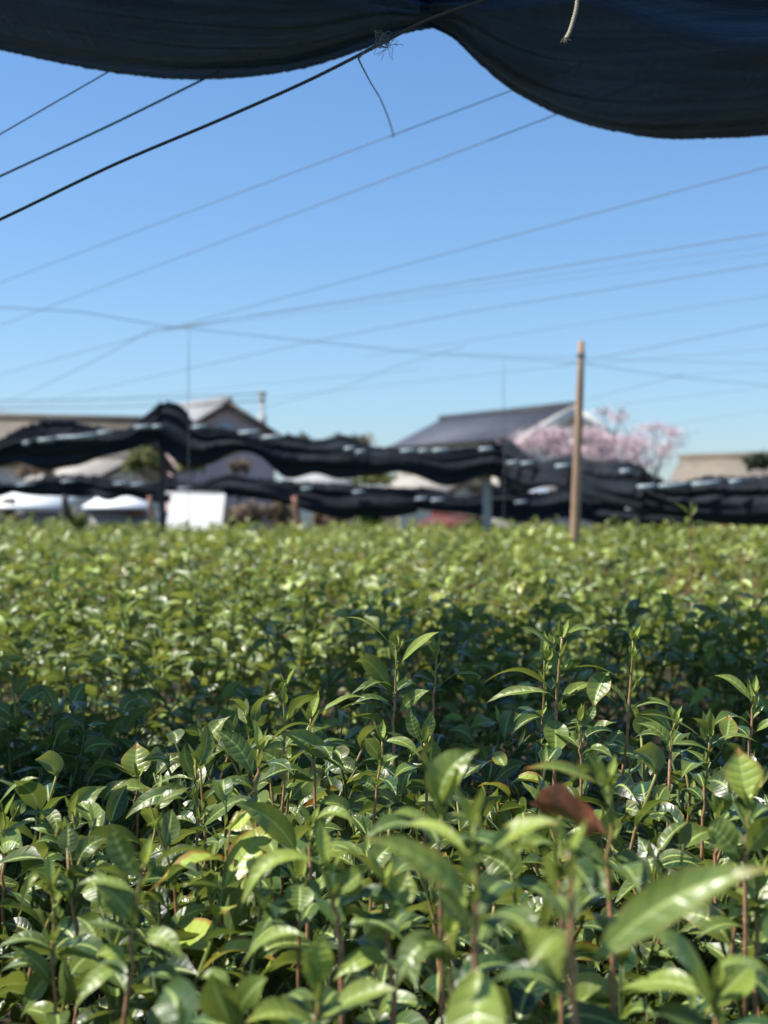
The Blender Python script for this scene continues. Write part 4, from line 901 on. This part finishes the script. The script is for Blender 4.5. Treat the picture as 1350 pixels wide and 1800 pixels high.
M_PINK = foliage_mat('blossom', (.72, .55, .57), (.88, .77, .79), .3); M_DKG = foliage_mat('dark_evergreen', (.025, .04, .025), (.06, .075, .04)); M_OLV = foliage_mat('olive_leaves', (.09, .11, .03), (.20, .20, .06))
M_BRN = foliage_mat('dry_thicket', (.14, .11, .06), (.26, .21, .12)); M_BRT = foliage_mat('bright_leaves', (.12, .22, .03), (.28, .38, .05)); M_ORG = foliage_mat('orange_leaves', (.35, .20, .04), (.5, .32, .08))
GT = 'trees and shrubs behind the field'
tree('cherry_tree', 'pink blossoming cherry tree in front of the blue grey roofed house', 'cherry tree', 44, [(925, 775, 42, 22), (962, 776, 36, 18), (1010, 790, 42, 22), (1066, 788, 42, 24), (1100, 785, 42, 30), (1000, 800, 55, 22), (1080, 810, 50, 18), (1130, 790, 30, 22), (905, 790, 26, 26), (1040, 758, 40, 16), (990, 764, 30, 14), (955, 756, 34, 16), (1060, 775, 34, 20), (1165, 800, 30, 20)], M_PINK, .055, 150, 1050, 51, GT)
tree('cherry_tree', 'thin pink cherry crown against the sky right of the large house', 'cherry tree', 46, [(1150, 752, 40, 13), (1180, 762, 36, 14), (1130, 815, 40, 14), (1090, 735, 26, 10), (1110, 770, 40, 14), (1175, 785, 30, 10)], M_PINK, .055, 150, 1150, 52, GT)
tree('cherry_tree', 'small bare topped cherry tree beside the wooden post top', 'cherry tree', 45, [(1060, 725, 26, 14), (1092, 722, 10, 8)], M_PINK, .08, 40, 1070, 57, GT)
tree('evergreen_tree', 'dark round evergreen on the skyline at the centre', 'tree', 50, [(600, 778, 36, 16), (585, 785, 30, 14), (630, 788, 24, 14)], M_DKG, .13, 260, 602, 53, GT)
tree('bare_tree', 'brownish leafless tree on the skyline right beside the dark evergreen', 'tree', 52, [(645, 778, 20, 18), (628, 776, 14, 16)], M_BRN, .08, 120, 642, 54, GT)
tree('evergreen_tree', 'dark green tree at the far right edge beside the brown house', 'tree', 48, [(1340, 810, 30, 18), (1390, 805, 40, 24)], M_DKG, .13, 220, 1350, 55, GT)
tree('low_tree', 'dark tree line between the left house and the centre', 'tree', 56, [(520, 775, 30, 14), (560, 785, 30, 12), (470, 775, 26, 12)], M_DKG, .14, 160, 520, 56, GT)
for n, (x, y, rx, ry, m_, d, lab) in enumerate([
    (250, 812, 40, 28, M_OLV, 30, 'olive shrub showing between the netting rows right of the low pale house'),
    (330, 815, 34, 26, M_OLV, 31, 'olive shrub right of the dark post between the netting rows'),
    (60, 826, 46, 14, M_BRN, 31, 'dry shrub between the netting rows at the left edge'),
    (420, 818, 22, 18, M_BRN, 30, 'grey brown shrub left of the grey roofed low house'),
    (655, 842, 48, 12, M_OLV, 29, 'olive shrub between the netting rows at the centre'),
    (430, 905, 46, 34, M_BRN, 23, 'tall dry thicket right of the white sheet'),
    (490, 905, 34, 34, M_BRN, 24, 'dry thicket just left of the leaning reddish post'),
    (575, 915, 44, 24, M_BRN, 23, 'low dry thicket right of the leaning reddish post'),
    (645, 912, 36, 20, M_BRT, 20, 'bright yellow green shrub at the end of the field'),
    (940, 930, 60, 14, M_BRN, 24, 'dry shrub left of the foot of the wooden post'),
    (1080, 928, 60, 12, M_BRN, 24, 'dry shrub right of the foot of the wooden post'),
    (1150, 925, 60, 14, M_BRN, 25, 'dry shrub below the right netting'),
    (1275, 933, 90, 7, M_ORG, 17, 'orange brown hedge along the field end at the right'),
    (120, 918, 40, 26, M_OLV, 22, 'shrub in front of the gap between the two sheds'),
    (20, 925, 50, 18, M_OLV, 23, 'shrub at the foot of the far left shed'),
    (200, 930, 60, 10, M_OLV, 23, 'low shrub at the foot of the second shed')]):
    tree('shrub', lab, 'shrub', d, [(x-rx*.4, y+2, rx*.6, ry*.8), (x+rx*.4, y+1, rx*.6, ry*.85), (x, y-ry*.15, rx*.6, ry*.9)], m_, .055, 700, x, 70+n, GT, 8)
